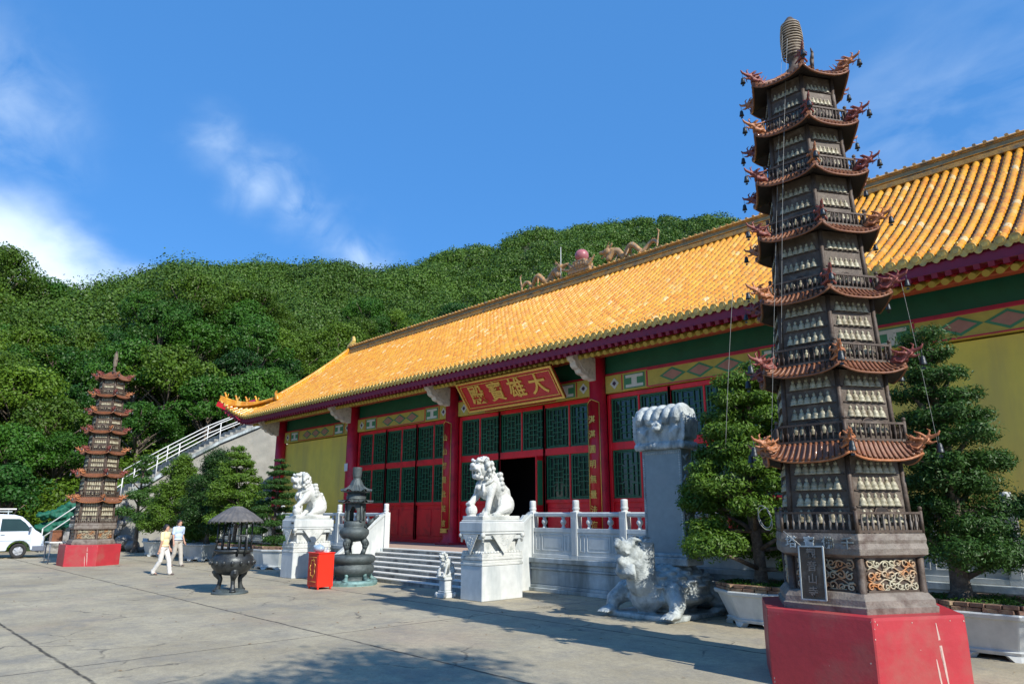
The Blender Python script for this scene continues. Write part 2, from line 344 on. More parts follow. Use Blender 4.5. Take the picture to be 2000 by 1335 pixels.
# ================================================================== SETTING
# ground: one sheet; plaza concrete with joints, stains and patches
def ground_mat():
    mt = bpy.data.materials.new('plaza_concrete'); mt.use_nodes = True; t = mt.node_tree; b = t.nodes['Principled BSDF']; nd = t.nodes; lk = t.links
    co = nd.new('ShaderNodeTexCoord')
    def noi(sc, det=8, rough=.6, sxyz=None):
        v = co.outputs['Object']
        if sxyz:
            q = nd.new('ShaderNodeMapping'); q.inputs['Scale'].default_value = sxyz; lk.new(v, q.inputs[0]); v = q.outputs[0]
        n = nd.new('ShaderNodeTexNoise'); n.inputs['Scale'].default_value = sc; n.inputs['Detail'].default_value = det; n.inputs['Roughness'].default_value = rough; lk.new(v, n.inputs['Vector']); return n.outputs['Fac']
    def ramp(f, stops):
        r = nd.new('ShaderNodeValToRGB'); lk.new(f, r.inputs[0]); e = r.color_ramp.elements
        while len(e) < len(stops): e.new(.5)
        for q, (p, c) in zip(e, stops): q.position = p; q.color = list(c)+[1]
        return r.outputs[0]
    def mix(f, a, c, mode='MIX'):
        x = nd.new('ShaderNodeMix'); x.data_type = 'RGBA'; x.blend_type = mode; 
        if isinstance(f, float): x.inputs[0].default_value = f
        else: lk.new(f, x.inputs[0])
        for i, v in ((6, a), (7, c)):
            if isinstance(v, tuple): x.inputs[i].default_value = list(v)+[1]
            else: lk.new(v, x.inputs[i])
        return x.outputs[2]
    def mr(f, a, c, d=0., e=1.):
        q = nd.new('ShaderNodeMapRange'); lk.new(f, q.inputs[0]); q.inputs[1].default_value = a; q.inputs[2].default_value = c; q.inputs[3].default_value = d; q.inputs[4].default_value = e; return q.outputs[0]
    base = ramp(noi(.35, 10, .65), [(.3, (.29, .245, .16)), (.5, (.43, .375, .255)), (.72, (.52, .46, .32))])
    c = mix(mr(noi(1.1, 10, .72), .45, .68, 0, .8), base, (.27, .25, .205))
    c = mix(mr(noi(.22, 4), .56, .7, 0, .38), c, (.46, .33, .24))
    c = mix(mr(noi(.55, 6, .7), .55, .66, 0, .45), c, (.23, .225, .195))
    sp = noi(26, 4, .8); c = mix(mr(sp, .52, .66, 0, .35), c, (.11, .105, .095)); c = mix(mr(sp, .46, .34, 0, .3), c, (.5, .48, .43))
    # expansion joints
    xyz = nd.new('ShaderNodeSeparateXYZ'); lk.new(co.outputs['Object'], xyz.inputs[0])
    def mth(op, a, b_=None, c_=None):
        n = nd.new('ShaderNodeMath'); n.operation = op
        for i, v in enumerate((a, b_, c_)):
            if v is None: continue
            if isinstance(v, (int, float)): n.inputs[i].default_value = v
            else: lk.new(v, n.inputs[i])
        return n.outputs[0]
    wob = mth('MULTIPLY_ADD', noi(2.5, 5), .09, -.045)
    def joint(axis, per, off, w):
        a = mth('ADD', xyz.outputs[axis], wob); a = mth('PINGPONG', mth('SUBTRACT', a, off), per/2.); return mr(a, w, w*.35)
    j1 = joint('Y', 3.85, 2.7, .035); j2 = joint('X', 9.2, -2.3, .022)
    j = mth('MULTIPLY', mth('MAXIMUM', j1, j2), mr(noi(3.1, 4), .3, .5, .35, 1))
    c = mix(j, c, (.05, .045, .035))
    vo = nd.new('ShaderNodeTexVoronoi'); vo.feature = 'DISTANCE_TO_EDGE'; vo.inputs['Scale'].default_value = .33
    va = nd.new('ShaderNodeVectorMath'); va.operation = 'ADD'; lk.new(co.outputs['Object'], va.inputs[0]); nv = nd.new('ShaderNodeTexNoise'); nv.inputs['Scale'].default_value = 1.3; nv.inputs['Detail'].default_value = 8; lk.new(co.outputs['Object'], nv.inputs['Vector']); lk.new(nv.outputs['Color'], va.inputs[1]); lk.new(va.outputs[0], vo.inputs['Vector'])
    crk = mth('MULTIPLY', mr(vo.outputs['Distance'], .010, .003), mr(noi(.5, 3), .5, .58, 0, .75)); c = mix(crk, c, (.09, .08, .065))
    c = mix(mr(noi(7, 8, .75), .42, .62, 0, .38), c, (.20, .185, .15)); c = mix(mr(noi(60, 3, .8), .5, .7, 0, .3), c, (.12, .11, .09))
    lk.new(c, b.inputs['Base Color']); b.inputs['Roughness'].default_value = .9; b.inputs['Specular IOR Level'].default_value = .25
    h = mth('SUBTRACT', mth('ADD', mth('MULTIPLY', noi(30, 6, .7), .5), noi(3, 6)), mth('MULTIPLY', j, 1.6))
    bp = nd.new('ShaderNodeBump'); bp.inputs['Strength'].default_value = .55; bp.inputs['Distance'].default_value = .015; lk.new(h, bp.inputs['Height']); lk.new(bp.outputs[0], b.inputs['Normal'])
    return mt
g = MB(); g.grid(lambda u, v: (-900+1800*u, -900+1800*v, 0), 6, 6, False)
o = g.build('ground', ground_mat()); o['kind'] = 'structure'

# hill: terrain rising behind the hall, ridge line round the camera side
SKY = [(-75, 13), (-60, 12), (-45.2, 12.6), (-40.4, 13.4), (-37.7, 13.6), (-36, 13.6), (-32.2, 13.6), (-29.9, 14.4), (-27.3, 16.9), (-23, 17.7), (-17.1, 18.0), (-13, 18.1), (-9.6, 18.8), (-6.2, 19.9), (-1.8, 20.3), (2.2, 21.7), (6.7, 22.4), (12.8, 22.2), (18.3, 21.9), (21.4, 20.6), (28.6, 17.5), (37.7, 13), (45, 10), (60, 8), (80, 6)]
th_ = [a for a, b in SKY]; el_ = [b for a, b in SKY]
VA = math.atan2(sin(AZ), -cos(AZ))       # heading of the view on the ground
def hill_par(t):
    el = float(np.interp(t, th_, el_)); d1 = float(np.interp(t, [-45, -30, -15, 5, 30, 60], [120, 135, 190, 240, 250, 240])); d0 = float(np.interp(t, [-45, -28, -15, 10, 40, 80], [52, 47, 52, 60, 66, 60]))
    return el, d0, d1
def hz(t, d):
    el, d0, d1 = hill_par(t)
    if d <= d0: return -.3
    top = 2+d1*math.tan(R(el)); u = (d-d0)/(d1-d0)
    w = u if u < 1 else 1-(u-1)*.5
    w = .62*w+.38*math.sin(min(u, 1.)*PI/2)*(1 if u < 1 else w)
    n = math.sin(t*.35+d*.045)*1.6+math.sin(t*.9-d*.07)*1.0+math.sin(t*.13+d*.11)*.9
    return max(-.3, -.3+top*w+n*min(1, u*3)*(1 if u < .8 else max(0, (1.1-u)/.3)))
def hp(t, d): a = VA-R(t); return (d*cos(a), d*sin(a), hz(t, d))
hm = M('hill_ground', (.028, .055, .014), .95, .4, .08, 1, .6, bdist=.8, c2=(.075, .07, .03), c2amt=.35, c2scale=.03)
g = MB(); g.grid(lambda u, v: hp(-75+155*u, 44+290*v), 110, 70, True); o = g.build('hill', hm); o['kind'] = 'structure'

# ------------------------------------------------------------------ hill wood
def crown_mesh(name, Rr, H, nclump, nleaf, size, seed, shape='round'):
    global rng; rng = np.random.default_rng(seed); rr = random.Random(seed); C = []; RD = []; CT = []
    nclump = int(nclump*1.7)
    for i in range(nclump):
        a = rr.uniform(0, 2*PI); q = rr.random()**.6; zz = rr.uniform(-.35, 1)
        w = (1-abs(zz)**2.2)**.5 if shape == 'round' else (1-.55*max(zz, 0))
        c = (Rr*.88*q*w*cos(a), Rr*.88*q*w*sin(a), H+Rr*.62*zz); r = Rr*rr.uniform(.17, .37)
        C.append(c); RD.append((r, r, r*rr.uniform(.6, .85))); CT.append(int(nleaf/nclump*rr.uniform(.7, 1.3)))
    P, Nn, Sz = leaves(C, RD, CT, size, up=.35, shell=.72)
    return leafmesh(P, Nn, Sz, name, .75), C
def tree_proto(kind, Rr, H, ncl, nl, size, seed, lm, tr=.22):
    me, C = crown_mesh('crown', Rr, H, ncl, nl, size, seed)
    t = MB(); top = (0, 0, H+Rr*.1); t.tube([(0, 0, -.8), (.08, .05, H*.35), (-.05, .1, H*.7), top], [tr, tr*.8, tr*.62, tr*.3], 8)
    for c in C[::2]:
        z0 = max(H*.3, c[2]-Rr*.7); t.tube([(0, .05, z0), (c[0]*.5, c[1]*.5, (z0+c[2])/2+.2), c], [tr*.4, tr*.28, tr*.1], 5)
    return me, t.mesh('trunk'), lm
PROTO = [tree_proto('a', 3.1, 4.6, 26, 9000, .20, 11, leaf_hill), tree_proto('b', 2.5, 3.9, 22, 7500, .185, 12, leaf_hill2), tree_proto('c', 3.7, 5.0, 32, 11000, .21, 13, leaf_hill3), tree_proto('d', 2.1, 3.0, 16, 5600, .17, 14, leaf_hill)]
for p in PROTO: p[0].materials.append(p[2]); p[1].materials.append(bark)
tint = ['mid green', 'dark green', 'light green', 'low mid green']
def hill_tree(k, loc, rz, sc, label, group='broadleaf trees packed along the foot of the wooded hill'):
    t = thing('broadleaf_tree', label, 'tree', loc, rz, group); t.scale = (sc, sc, sc*random.uniform(.85, 1.15))
    a = bpy.data.objects.new('crown', PROTO[k][0]); COL.objects.link(a); a.parent = t
    b = bpy.data.objects.new('trunk', PROTO[k][1]); COL.objects.link(b); b.parent = t; return t
LB = ['mid green broadleaf tree in the dense wood on the lower hillside', 'dark green broadleaf tree in the dense wood on the lower hillside', 'light green spreading broadleaf tree in the dense wood on the lower hillside', 'small mid green broadleaf tree in the dense wood on the lower hillside']
pts = []
rr = random.Random(5)
def far_enough(p, mn): return all((p[0]-q[0])**2+(p[1]-q[1])**2 > mn*mn for q in pts)
tries = 0
while len(pts) < 285 and tries < 60000:
    tries += 1; t = rr.uniform(-44, 2); el, d0, d1 = hill_par(t); d = d0+.5+(rr.random()**1.4)*41
    p = hp(t, d)
    if p[0] > -54 and p[1] > 7.5: continue
    if not far_enough(p, 2.1+(d-d0)*.025): continue
    pts.append(p); k = rr.choices([0, 1, 2, 3], [4, 3, 3, 3])[0]
    hill_tree(k, (p[0], p[1], p[2]-.4), rr.uniform(0, 6.28), rr.uniform(.62, 1.08), LB[k])
# skyline trees that stand clear of the wood
for px, d, sc, k, lb in [(-37.6, 118, 1.5, 2, 'tall spreading tree rising above the hill skyline, left of the small pagoda'), (-34.9, 124, 1.75, 0, 'tallest broad tree standing clear on the skyline at the far left'), (-31.9, 128, 1.1, 1, 'rounded dark tree on the skyline just right of the tallest one')]:
    p = hp(px, d); hill_tree(k, (p[0], p[1], p[2]-2.6*sc), 1.0, sc, lb, None)
# the rest of the hillside: one unbroken mass of crowns
def wood_mass():
    P = []; Nn = []; Sz = []; rr = random.Random(9)
    C = []; RD = []; CT = []; SZ = []
    for i in range(3600):
        t = rr.uniform(-50, 34); el, d0, d1 = hill_par(t)
        u = rr.random(); d = d0+38+(d1-d0-34)*u if t < 2 else d0+(d1-d0+4)*u
        if t > 20 and rr.random() < .5: continue
        x, y, z = hp(t, d); s = rr.uniform(1.5, 3.3)*(1.05 if d < 150 else .95)
        if rr.random() < .05: s *= 1.35
        C.append((x, y, z+s*.55)); RD.append((s, s, s*rr.uniform(.55, .9))); CT.append(int(330 if d < 150 else 230))
    P, Nn, Sz = leaves(C, RD, CT, .42, up=.4, shell=.6)
    Sz *= np.clip(np.hypot(P[:, 0], P[:, 1])/150, .75, 1.35)
    return leafmesh(P, Nn, Sz, 'hillside_wood', .8)
o = link('hillside_wood', wood_mass(), leaf_far); tag(o, 'dense green wood covering the upper hillside up to the skyline', 'wood', kind='stuff')
# undergrowth at the foot of the hill
def brush():
    C = []; RD = []; CT = []; rr = random.Random(19)
    for i in range(1500):
        t = rr.uniform(-46, 0); el, d0, d1 = hill_par(t); d = d0-1.5+rr.random()*30; x, y, z = hp(t, d); s = rr.uniform(.7, 1.9)
        if (x > -50 and y > 7) or x > -45: continue
        C.append((x, y, max(z, 0)+s*.4)); RD.append((s, s, s*.7)); CT.append(200)
    return leafmesh(*leaves(C, RD, CT, .22, up=.4, shell=.6), 'undergrowth', .6)
o = link('undergrowth', brush(), leaf_hill3); tag(o, 'tangled undergrowth between the trunks at the foot of the hill', 'undergrowth', kind='stuff')

# ================================================================== HALL
HALL = thing('temple_hall', 'long temple hall with red columns, yellow walls and curved orange glazed tile roof', 'temple hall', (-18.15, 17.5, .87), world=True)
FL = .87; YC = 17.5; YW = 17.72; CX = [-36.9, -29.4, -21.9, -14.4, -6.9, .6]
def hb(name, mat, fn, parent=HALL, bevel=0):
    b = MB(); fn(b); return b.build(name, mat, parent, bevel=bevel)
# yellow walls: front end bays, sides and back
def f(b):
    for x0, x1 in ((CX[0], CX[1]), (CX[4], CX[5])): b.b2(x0, x1, YW, YW+.25, FL, 5.72)
    b.b2(CX[0]-.12, CX[0]+.12, YW+.0, 27, FL, 7.3) if False else b.b2(CX[0]-.12, CX[0]+.12, YW+.25, 27, FL, 7.3); b.b2(CX[5]-.12, CX[5]+.12, YW+.25, 27, FL, 7.3); b.b2(CX[0]-.12, CX[5]+.12, 27, 27.25, FL, 7.3)
hb('wall', yellow, f)
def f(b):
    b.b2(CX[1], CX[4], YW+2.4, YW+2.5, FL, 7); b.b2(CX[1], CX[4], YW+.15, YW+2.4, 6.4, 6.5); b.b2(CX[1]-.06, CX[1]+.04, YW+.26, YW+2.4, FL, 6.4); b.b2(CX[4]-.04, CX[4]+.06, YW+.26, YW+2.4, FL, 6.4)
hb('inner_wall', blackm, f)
for i, x in enumerate(CX):
    b = MB(); b.lathe([(.34, 0), (.36, .06), (.36, .12), (.30, .2), (.285, .5), (.275, 3), (.27, 6.2)], (x, YC, FL), 24); c = b.build('column', redcol, HALL)
    b = MB(); b.box((x, YC, FL+.04), (.84, .84, .08)); b.build('plinth', redcol_base, c, bevel=.02)
# dado panels, posts and rails of the timber front (bays 2-4)
def section(x0, x1): # x ranges of the three sections of a bay
    w = (x1-x0-.6)/3; a = x0+.3; return [(a+i*w, a+(i+1)*w) for i in range(3)]
DOOR = None
for k in (1, 2, 3):
    for i, (a, c) in enumerate(section(CX[k], CX[k+1])):
        if k == 2 and i == 1: continue
        b = MB(); b.b2(a, c, YW+.03, YW+.13, FL+.12, 2.38)
        for j in range(2):                      # raised door-leaf panels
            p = a+(c-a)*j/2+.1; q = a+(c-a)*(j+1)/2-.1; b.b2(p, q, YW+.0, YW+.034, FL+.28, 2.2)
        b.build('dado_panel', red, HALL, bevel=.012)
def f(b):
    for k in (1, 2, 3):
        S3 = section(CX[k], CX[k+1]); x0 = S3[0][0]-.04; x1 = S3[-1][1]+.04
        for i, (a, c) in enumerate(S3):
            for x in (a, c): b.b2(x-.055, x+.055, YW-.06, YW+.12, FL+.12, 5.72)
            if not (k == 2 and i == 1): b.b2((a+c)/2-.03, (a+c)/2+.03, YW-.025, YW+.115, 2.46, 3.96)
            b.b2((a+c)/2-.03, (a+c)/2+.03, YW-.025, YW+.115, 4.2, 5.62)
        for z0, z1 in ((3.96, 4.2), (5.6, 5.74)): b.b2(x0, x1, YW-.045, YW+.118, z0, z1)
        for i, (a, c) in enumerate(S3):
            if k == 2 and i == 1: continue
            b.b2(a, c, YW-.03, YW+.116, 2.36, 2.48); b.b2(a, c, YW-.03, YW+.116, FL+.01, FL+.13)
hb('timber_frame', red, f, bevel=.01)
# lattice windows: one leaf modelled, then copied; frame > lattice, pane
def lattice_leaf(w, h):
    t = .026
    def bars(L_):
        b = MB()
        for (ax, a0, a1, p) in L_:
            if ax == 'v': b.box((p, 0, (a0+a1)/2), (t, .03, a1-a0))
            else: b.box(((a0+a1)/2, .002, p), (a1-a0, .028, t))
        return b
    W2 = w/2; L_ = []
    for s in (-1, 1):
        L_ += [('v', .0, h, s*(W2-.02)), ('v', .08, h-.08, s*W2*.72), ('v', .0, h*.3, s*W2*.38), ('v', h*.34, h*.66, s*W2*.42), ('v', h*.7, h, s*W2*.38)]
    L_ += [('v', h*.1, h*.9, 0.)]
    for z in (.012, h-.012): L_.append(('h', -W2, W2, z))
    for z in (.08, h-.08): L_.append(('h', -W2*.72, W2*.72, z))
    for z in (.3*h, .7*h): L_ += [('h', -W2, -W2*.30, z), ('h', W2*.30, W2, z)]
    for z in (.2*h, .8*h): L_.append(('h', -W2*.38, W2*.38, z))
    for z in (.38*h, .62*h, .5*h): L_ += [('h', -W2*.42, W2*.42, z)]
    for z in (.45*h, .55*h): L_ += [('h', -W2, -W2*.42, z), ('h', W2*.42, W2, z)]
    return bars(L_)
wl = (CX[2]-CX[1]-.6)/6-.1
LAT = {}
for h in (1.48, 1.40):
    me = lattice_leaf(wl, h).mesh('lattice'); me.materials.append(greenl)
    fr = MB(); tt = .05
    fr.box((-wl/2+tt/2, 0, h/2), (tt, .05, h)); fr.box((wl/2-tt/2, 0, h/2), (tt, .05, h)); fr.box((0, 0, tt/2), (wl-.1, .05, tt)); fr.box((0, 0, h-tt/2), (wl-.1, .05, tt))
    fm = fr.mesh('window_frame'); fm.materials.append(greenl)
    pb = MB(); pb.box((0, .035, h/2), (wl-.02, .012, h-.02)); pm = pb.mesh('pane'); pm.materials.append(glassdk); LAT[h] = (fm, me, pm)
def put_window(xc, z, h):
    fm, lm, pm = LAT[h]; ox, oy, oz = ORG[HALL.name]
    w = bpy.data.objects.new('window', fm); COL.objects.link(w); w.parent = HALL; w.location = (xc-ox, YW+.035-oy, z-oz)
    for nm, me in (('lattice', lm), ('pane', pm)):
        q = bpy.data.objects.new(nm, me); COL.objects.link(q); q.parent = w
for k in (1, 2, 3):
    for i, (a, c) in enumerate(section(CX[k], CX[k+1])):
        for s in (.25, .75):
            xm = a+(c-a)*s+(.012 if s < .5 else -.012)
            if not (k == 2 and i == 1): put_window(xm, 2.48, 1.48)
            put_window(xm, 4.2, 1.40)
# open doorway: red leaf folded out at its right side
a, c = section(CX[2], CX[3])[1]
b = MB(); b.b2(c-.13, c-.075, YW-.36, YW-.02, FL+.06, 3.95); d = b.build('door_leaf', red, HALL)
b = MB(); b.b2(c-.077, c-.06, YW-.32, YW-.08, 2.3, 3.8); b.build('lattice_panel', doorgreen, d)
b = MB(); b.b2(a+.06, c-.14, YW-.08, YW+.08, FL, FL+.16); b.build('door_sill', redcol, HALL)
# painted beam with its panels
def panels(kind, k):
    b = MB(); y = YW-.163
    if True:
        x0 = CX[k]+.33; x1 = CX[k+1]-.33
        for sgn, xe in ((1, x0), (-1, x1)):
            cx = xe+sgn*.32; z = 6.045
            if kind == 'flower':
                for q in range(4): a = PI/4+q*PI/2 if False else q*PI/2; b.box((cx+.085*cos(a), y, z+.085*sin(a)), (.13, .02, .13), ry=PI/4)
            if kind == 'heart': b.box((cx, y-.008, z), (.11, .03, .11), ry=PI/4)
            if kind == 'scroll':
                c0 = cx+sgn*.78
                b.box((c0, y, z+.15), (.66, .02, .09)); b.box((c0, y, z-.15), (.66, .02, .09)); b.box((c0, y-.002, z), (.2, .02, .24))
            if kind == 'green': 
                c0 = cx+sgn*.78
                b.box((c0, y+.006, z), (.80, .02, .46)); b.box((cx-sgn*.0, y+.006, z), (.04, .02, .0001)) if False else None
            if kind == 'maroonline':
                b.box((cx+sgn*.30, y, z), (.035, .022, .5)); b.box((cx+sgn*1.26, y, z), (.05, .022, .5))
        mid = (x0+x1)/2; n = 3
        for q in range(-1, 2):
            X = mid+q*.92
            if kind == 'diamond_edge': b.plate([(-.46, 0), (0, -.22), (.46, 0), (0, .22)], (X, y+.008, 6.045), (1, 0, 0), (0, 0, 1), (0, -.016, 0))
            if kind == 'diamond': b.plate([(-.34, 0), (0, -.155), (.34, 0), (0, .155)], (X, y+.004, 6.045), (1, 0, 0), (0, 0, 1), (0, -.022, 0))
        if kind == 'maroonline':
            b.box((mid, y, 5.785), (x1-x0-3.2, .022, .035)); b.box((mid, y, 6.305), (x1-x0-3.2, .022, .035))
    return b
for k in range(5):
    PB = hb('painted_beam', ochre, lambda b: b.b2(CX[k]+.27, CX[k+1]-.27, YW-.16, YW+.2, 5.76, 6.33), bevel=.015)
    for kd, mt in (('flower', pwhite), ('heart', pdark), ('scroll', pwhite), ('green', pgreen), ('maroonline', redcol), ('diamond_edge', pgreen), ('diamond', pink)):
        panels(kd, k).build({'flower': 'painted_flower', 'heart': 'flower_heart', 'scroll': 'painted_scroll', 'green': 'scroll_ground', 'maroonline': 'painted_border', 'diamond_edge': 'diamond_border', 'diamond': 'painted_diamond'}[kd], mt, PB)
    hb('frieze_board', greenb, lambda b: b.b2(CX[k]+.2, CX[k+1]-.2, YW-.04, YW+.15, 6.40, 7.2))
    hb('lintel', redcol, lambda b: b.b2(CX[k]+.25, CX[k+1]-.25, YW-.12, YW+.18, 6.335, 6.40))
hb('eave_beam', orange, lambda b: b.b2(CX[0]-1.2, CX[5]+1.2, YC-.34, YC-.06, 6.92, 7.2), bevel=.03)
hb('purlin', maroon, lambda b: b.tube([(CX[0]-1.6, YC-.2, 7.32), (CX[5]+1.6, YC-.2, 7.32)], .13, 14))
# lobed corbels
def corbel(x):
    poly = [(0, 0), (0, .74), (-1.12, .74), (-1.17, .62), (-1.10, .52), (-1.02, .50), (-.99, .36), (-.90, .29), (-.80, .27), (-.74, .16), (-.62, .12), (-.52, .12), (-.42, .03), (-.30, 0), (-.2, .03), (-.1, -.02)]
    b = MB(); b.plate(poly, (x-.13, YC-.2, 6.18), (0, 1, 0), (0, 0, 1), (.26, 0, 0)); k = b.build('corbel', bracketw, HALL, bevel=.02)
    c = MB()
    for sx in (-.145, .13):
        c.plate([(.0+q[0]*.62-.12, .14+q[1]*.62) for q in poly], (x+sx, YC-.2, 6.18), (0, 1, 0), (0, 0, 1), (.016, 0, 0))
    c.build('corbel_scroll', bracketw, k)
for x in CX: corbel(x)

# ------------------------------------------------------------------ roof
X0, X1 = -37.3, 1.0; YE, YR, ZE, ZR = 15.7, 21.8, 7.12, 11.62; EXT = 2.75
def RP(x, t):
    e = max(0, X0-x, x-X1)/EXT; e2 = min(e, 1.1)**2
    y = YE+(YR-YE)*t-.5*e2*(1-t)**2; z = ZE+(ZR-ZE)*(.80*t+.20*t*t)+1.02*e2*(1-t)**2
    return y, z
def tmax(x):
    e = max(0, X0-x, x-X1)/EXT; return 1. if e <= 0 else max(.0, .27*(1-e))
def tile_mat(name, cols, snap):
    mt = bpy.data.materials.new(name); mt.use_nodes = True; t = mt.node_tree; b = t.nodes['Principled BSDF']
    co = t.nodes.new('ShaderNodeTexCoord'); sn = t.nodes.new('ShaderNodeVectorMath'); sn.operation = 'SNAP'; sn.inputs[1].default_value = snap; t.links.new(co.outputs['Object'], sn.inputs[0])
    wn = t.nodes.new('ShaderNodeTexWhiteNoise'); t.links.new(sn.outputs[0], wn.inputs['Vector'])
    r = t.nodes.new('ShaderNodeValToRGB'); t.links.new(wn.outputs['Value'], r.inputs[0]); e = r.color_ramp.elements
    while len(e) < len(cols): e.new(.5)
    for q, (p, c) in zip(e, cols): q.position = p; q.color = list(c)+[1]
    n = t.nodes.new('ShaderNodeTexNoise'); n.inputs['Scale'].default_value = 1.0; n.inputs['Detail'].default_value = 7; n.inputs['Roughness'].default_value = .7; mpv = t.nodes.new('ShaderNodeMapping'); mpv.inputs['Scale'].default_value = (.9, .25, .25); t.links.new(co.outputs['Object'], mpv.inputs[0]); t.links.new(mpv.outputs[0], n.inputs['Vector'])
    mr = t.nodes.new('ShaderNodeMapRange'); t.links.new(n.outputs['Fac'], mr.inputs[0]); mr.inputs[1].default_value = .5; mr.inputs[2].default_value = .75; mr.inputs[4].default_value = .5
    mx = t.nodes.new('ShaderNodeMix'); mx.data_type = 'RGBA'; t.links.new(mr.outputs[0], mx.inputs[0]); t.links.new(r.outputs[0], mx.inputs[6]); mx.inputs[7].default_value = (.60, .27, .04, 1)
    n2 = t.nodes.new('ShaderNodeTexNoise'); n2.inputs['Scale'].default_value = 14; n2.inputs['Detail'].default_value = 5; t.links.new(co.outputs['Object'], n2.inputs['Vector'])
    m2 = t.nodes.new('ShaderNodeMapRange'); t.links.new(n2.outputs['Fac'], m2.inputs[0]); m2.inputs[1].default_value = .52; m2.inputs[2].default_value = .68; m2.inputs[4].default_value = .6
    m3 = t.nodes.new('ShaderNodeMix'); m3.data_type = 'RGBA'; t.links.new(m2.outputs[0], m3.inputs[0]); t.links.new(mx.outputs[2], m3.inputs[6]); m3.inputs[7].default_value = (.20, .075, .012, 1)
    t.links.new(m3.outputs[2], b.inputs['Base Color']); b.inputs['Roughness'].default_value = .3; b.inputs['Specular IOR Level'].default_value = .5; b.inputs['Coat Weight'].default_value = .2; b.inputs['Coat Roughness'].default_value = .2
    return mt
tiles = tile_mat('glazed_tile', [(0, (.60, .22, .010)), (.3, (.70, .31, .016)), (.55, (.74, .36, .025)), (.84, (.64, .25, .012)), (.97, (.74, .42, .09)), (1, (.76, .56, .28))], (.25, .21, 40))
pant = tile_mat('pan_tile', [(0, (.20, .07, .010)), (.5, (.30, .115, .014)), (1, (.38, .17, .025))], (.25, .12, 40))
capm = M('eave_tile_cap', (.62, .42, .10), .35, .25, 9, .5, 40, c2=(.35, .27, .10), c2amt=.5, c2scale=7)
SPC = .25
xs = []
x = X0-EXT+.06
while x < X1+EXT: xs.append(x); x += SPC
cov = MB(); pan = MB(); caps = MB(); drip = MB()
for x in xs:
    tm = tmax(x)
    if tm < .012: tm = .012
    nt_ = max(1, int(28*tm+.5)); ring = []
    for i in range(nt_+1):
        for q in (0, .82):
            t = tm*(i+q)/nt_
            if t > tm: continue
            y, z = RP(x, t); ring.append((y, z, .098 if q == 0 else .080))
    n = 6; vs = []; fs = []; ph = rr.uniform(0, 6); am = rr.uniform(.0, .014); x0_ = x
    for (y, z, rr_) in ring:
        x = x0_+am*sin(y*1.3+ph)+rr.uniform(-.003, .003)
        for j in range(n+1):
            a = PI*j/n; vs.append((x+rr_*cos(a), y-rr_*sin(a)*.6, z+rr_*sin(a)*.85+.02))
    for i in range(len(ring)-1):
        for j in range(n): fs.append((i*(n+1)+j, i*(n+1)+j+1, (i+1)*(n+1)+j+1, (i+1)*(n+1)+j))
    cov.add(vs, fs, True); x = x0_
    y, z = RP(x, 0); caps.tube([(x, y-.035, z+.035), (x, y+.03, z+.045)], .102, 12); caps.tube([(x, y-.05, z+.035), (x, y-.03, z+.036)], .06, 10)
    # nail head on the last tile
    y2, z2 = RP(x, .03*min(1, tm/.1)); caps.ell((x, y2-.05, z2+.14), (.028, .028, .035), 6, 4)
for x in [q+SPC/2 for q in xs]:
    tm = max(.012, tmax(x)); steps = max(2, int(56*tm)); vs = []; fs = []
    for i in range(steps):
        for q, dz in ((0, .035), (1, .0)):
            t = tm*(i+q*.98)/steps; y, z = RP(x, t)
            for xx, ddz in ((-.085, .02), (0, -.02), (.085, .02)): vs.append((x+xx, y, z+dz+ddz-.012))
    for i in range(2*steps-1):
        for j in range(2): fs.append((i*3+j, i*3+j+1, (i+1)*3+j+1, (i+1)*3+j))
    pan.add(vs, fs, False)
    y, z = RP(x, 0)
    drip.plate([(-.09, .03), (-.085, -.05), (-.04, -.105), (0, -.12), (.04, -.105), (.085, -.05), (.09, .03)], (x, y-.01, z), (1, 0, 0), (0, 0, 1), (0, .02, 0))
ROOF = MB().add([RP3 for RP3 in []], []).build('roof', maroon, HALL) if False else None
def under(u, v):      # roof boards under the tiles
    x = X0-EXT+(X1-X0+2*EXT)*u; y, z = RP(x, max(.012, tmax(x))*v); return (x, y+.02, z-.09)
b = MB(); b.grid(under, 180, 12); ROOF = b.build('roof', maroon, HALL)
cov.build('cover_tiles', tiles, ROOF); pan.build('pan_tiles', pant, ROOF); caps.build('eave_caps', capm, ROOF); drip.build('drip_tiles', capm, ROOF)
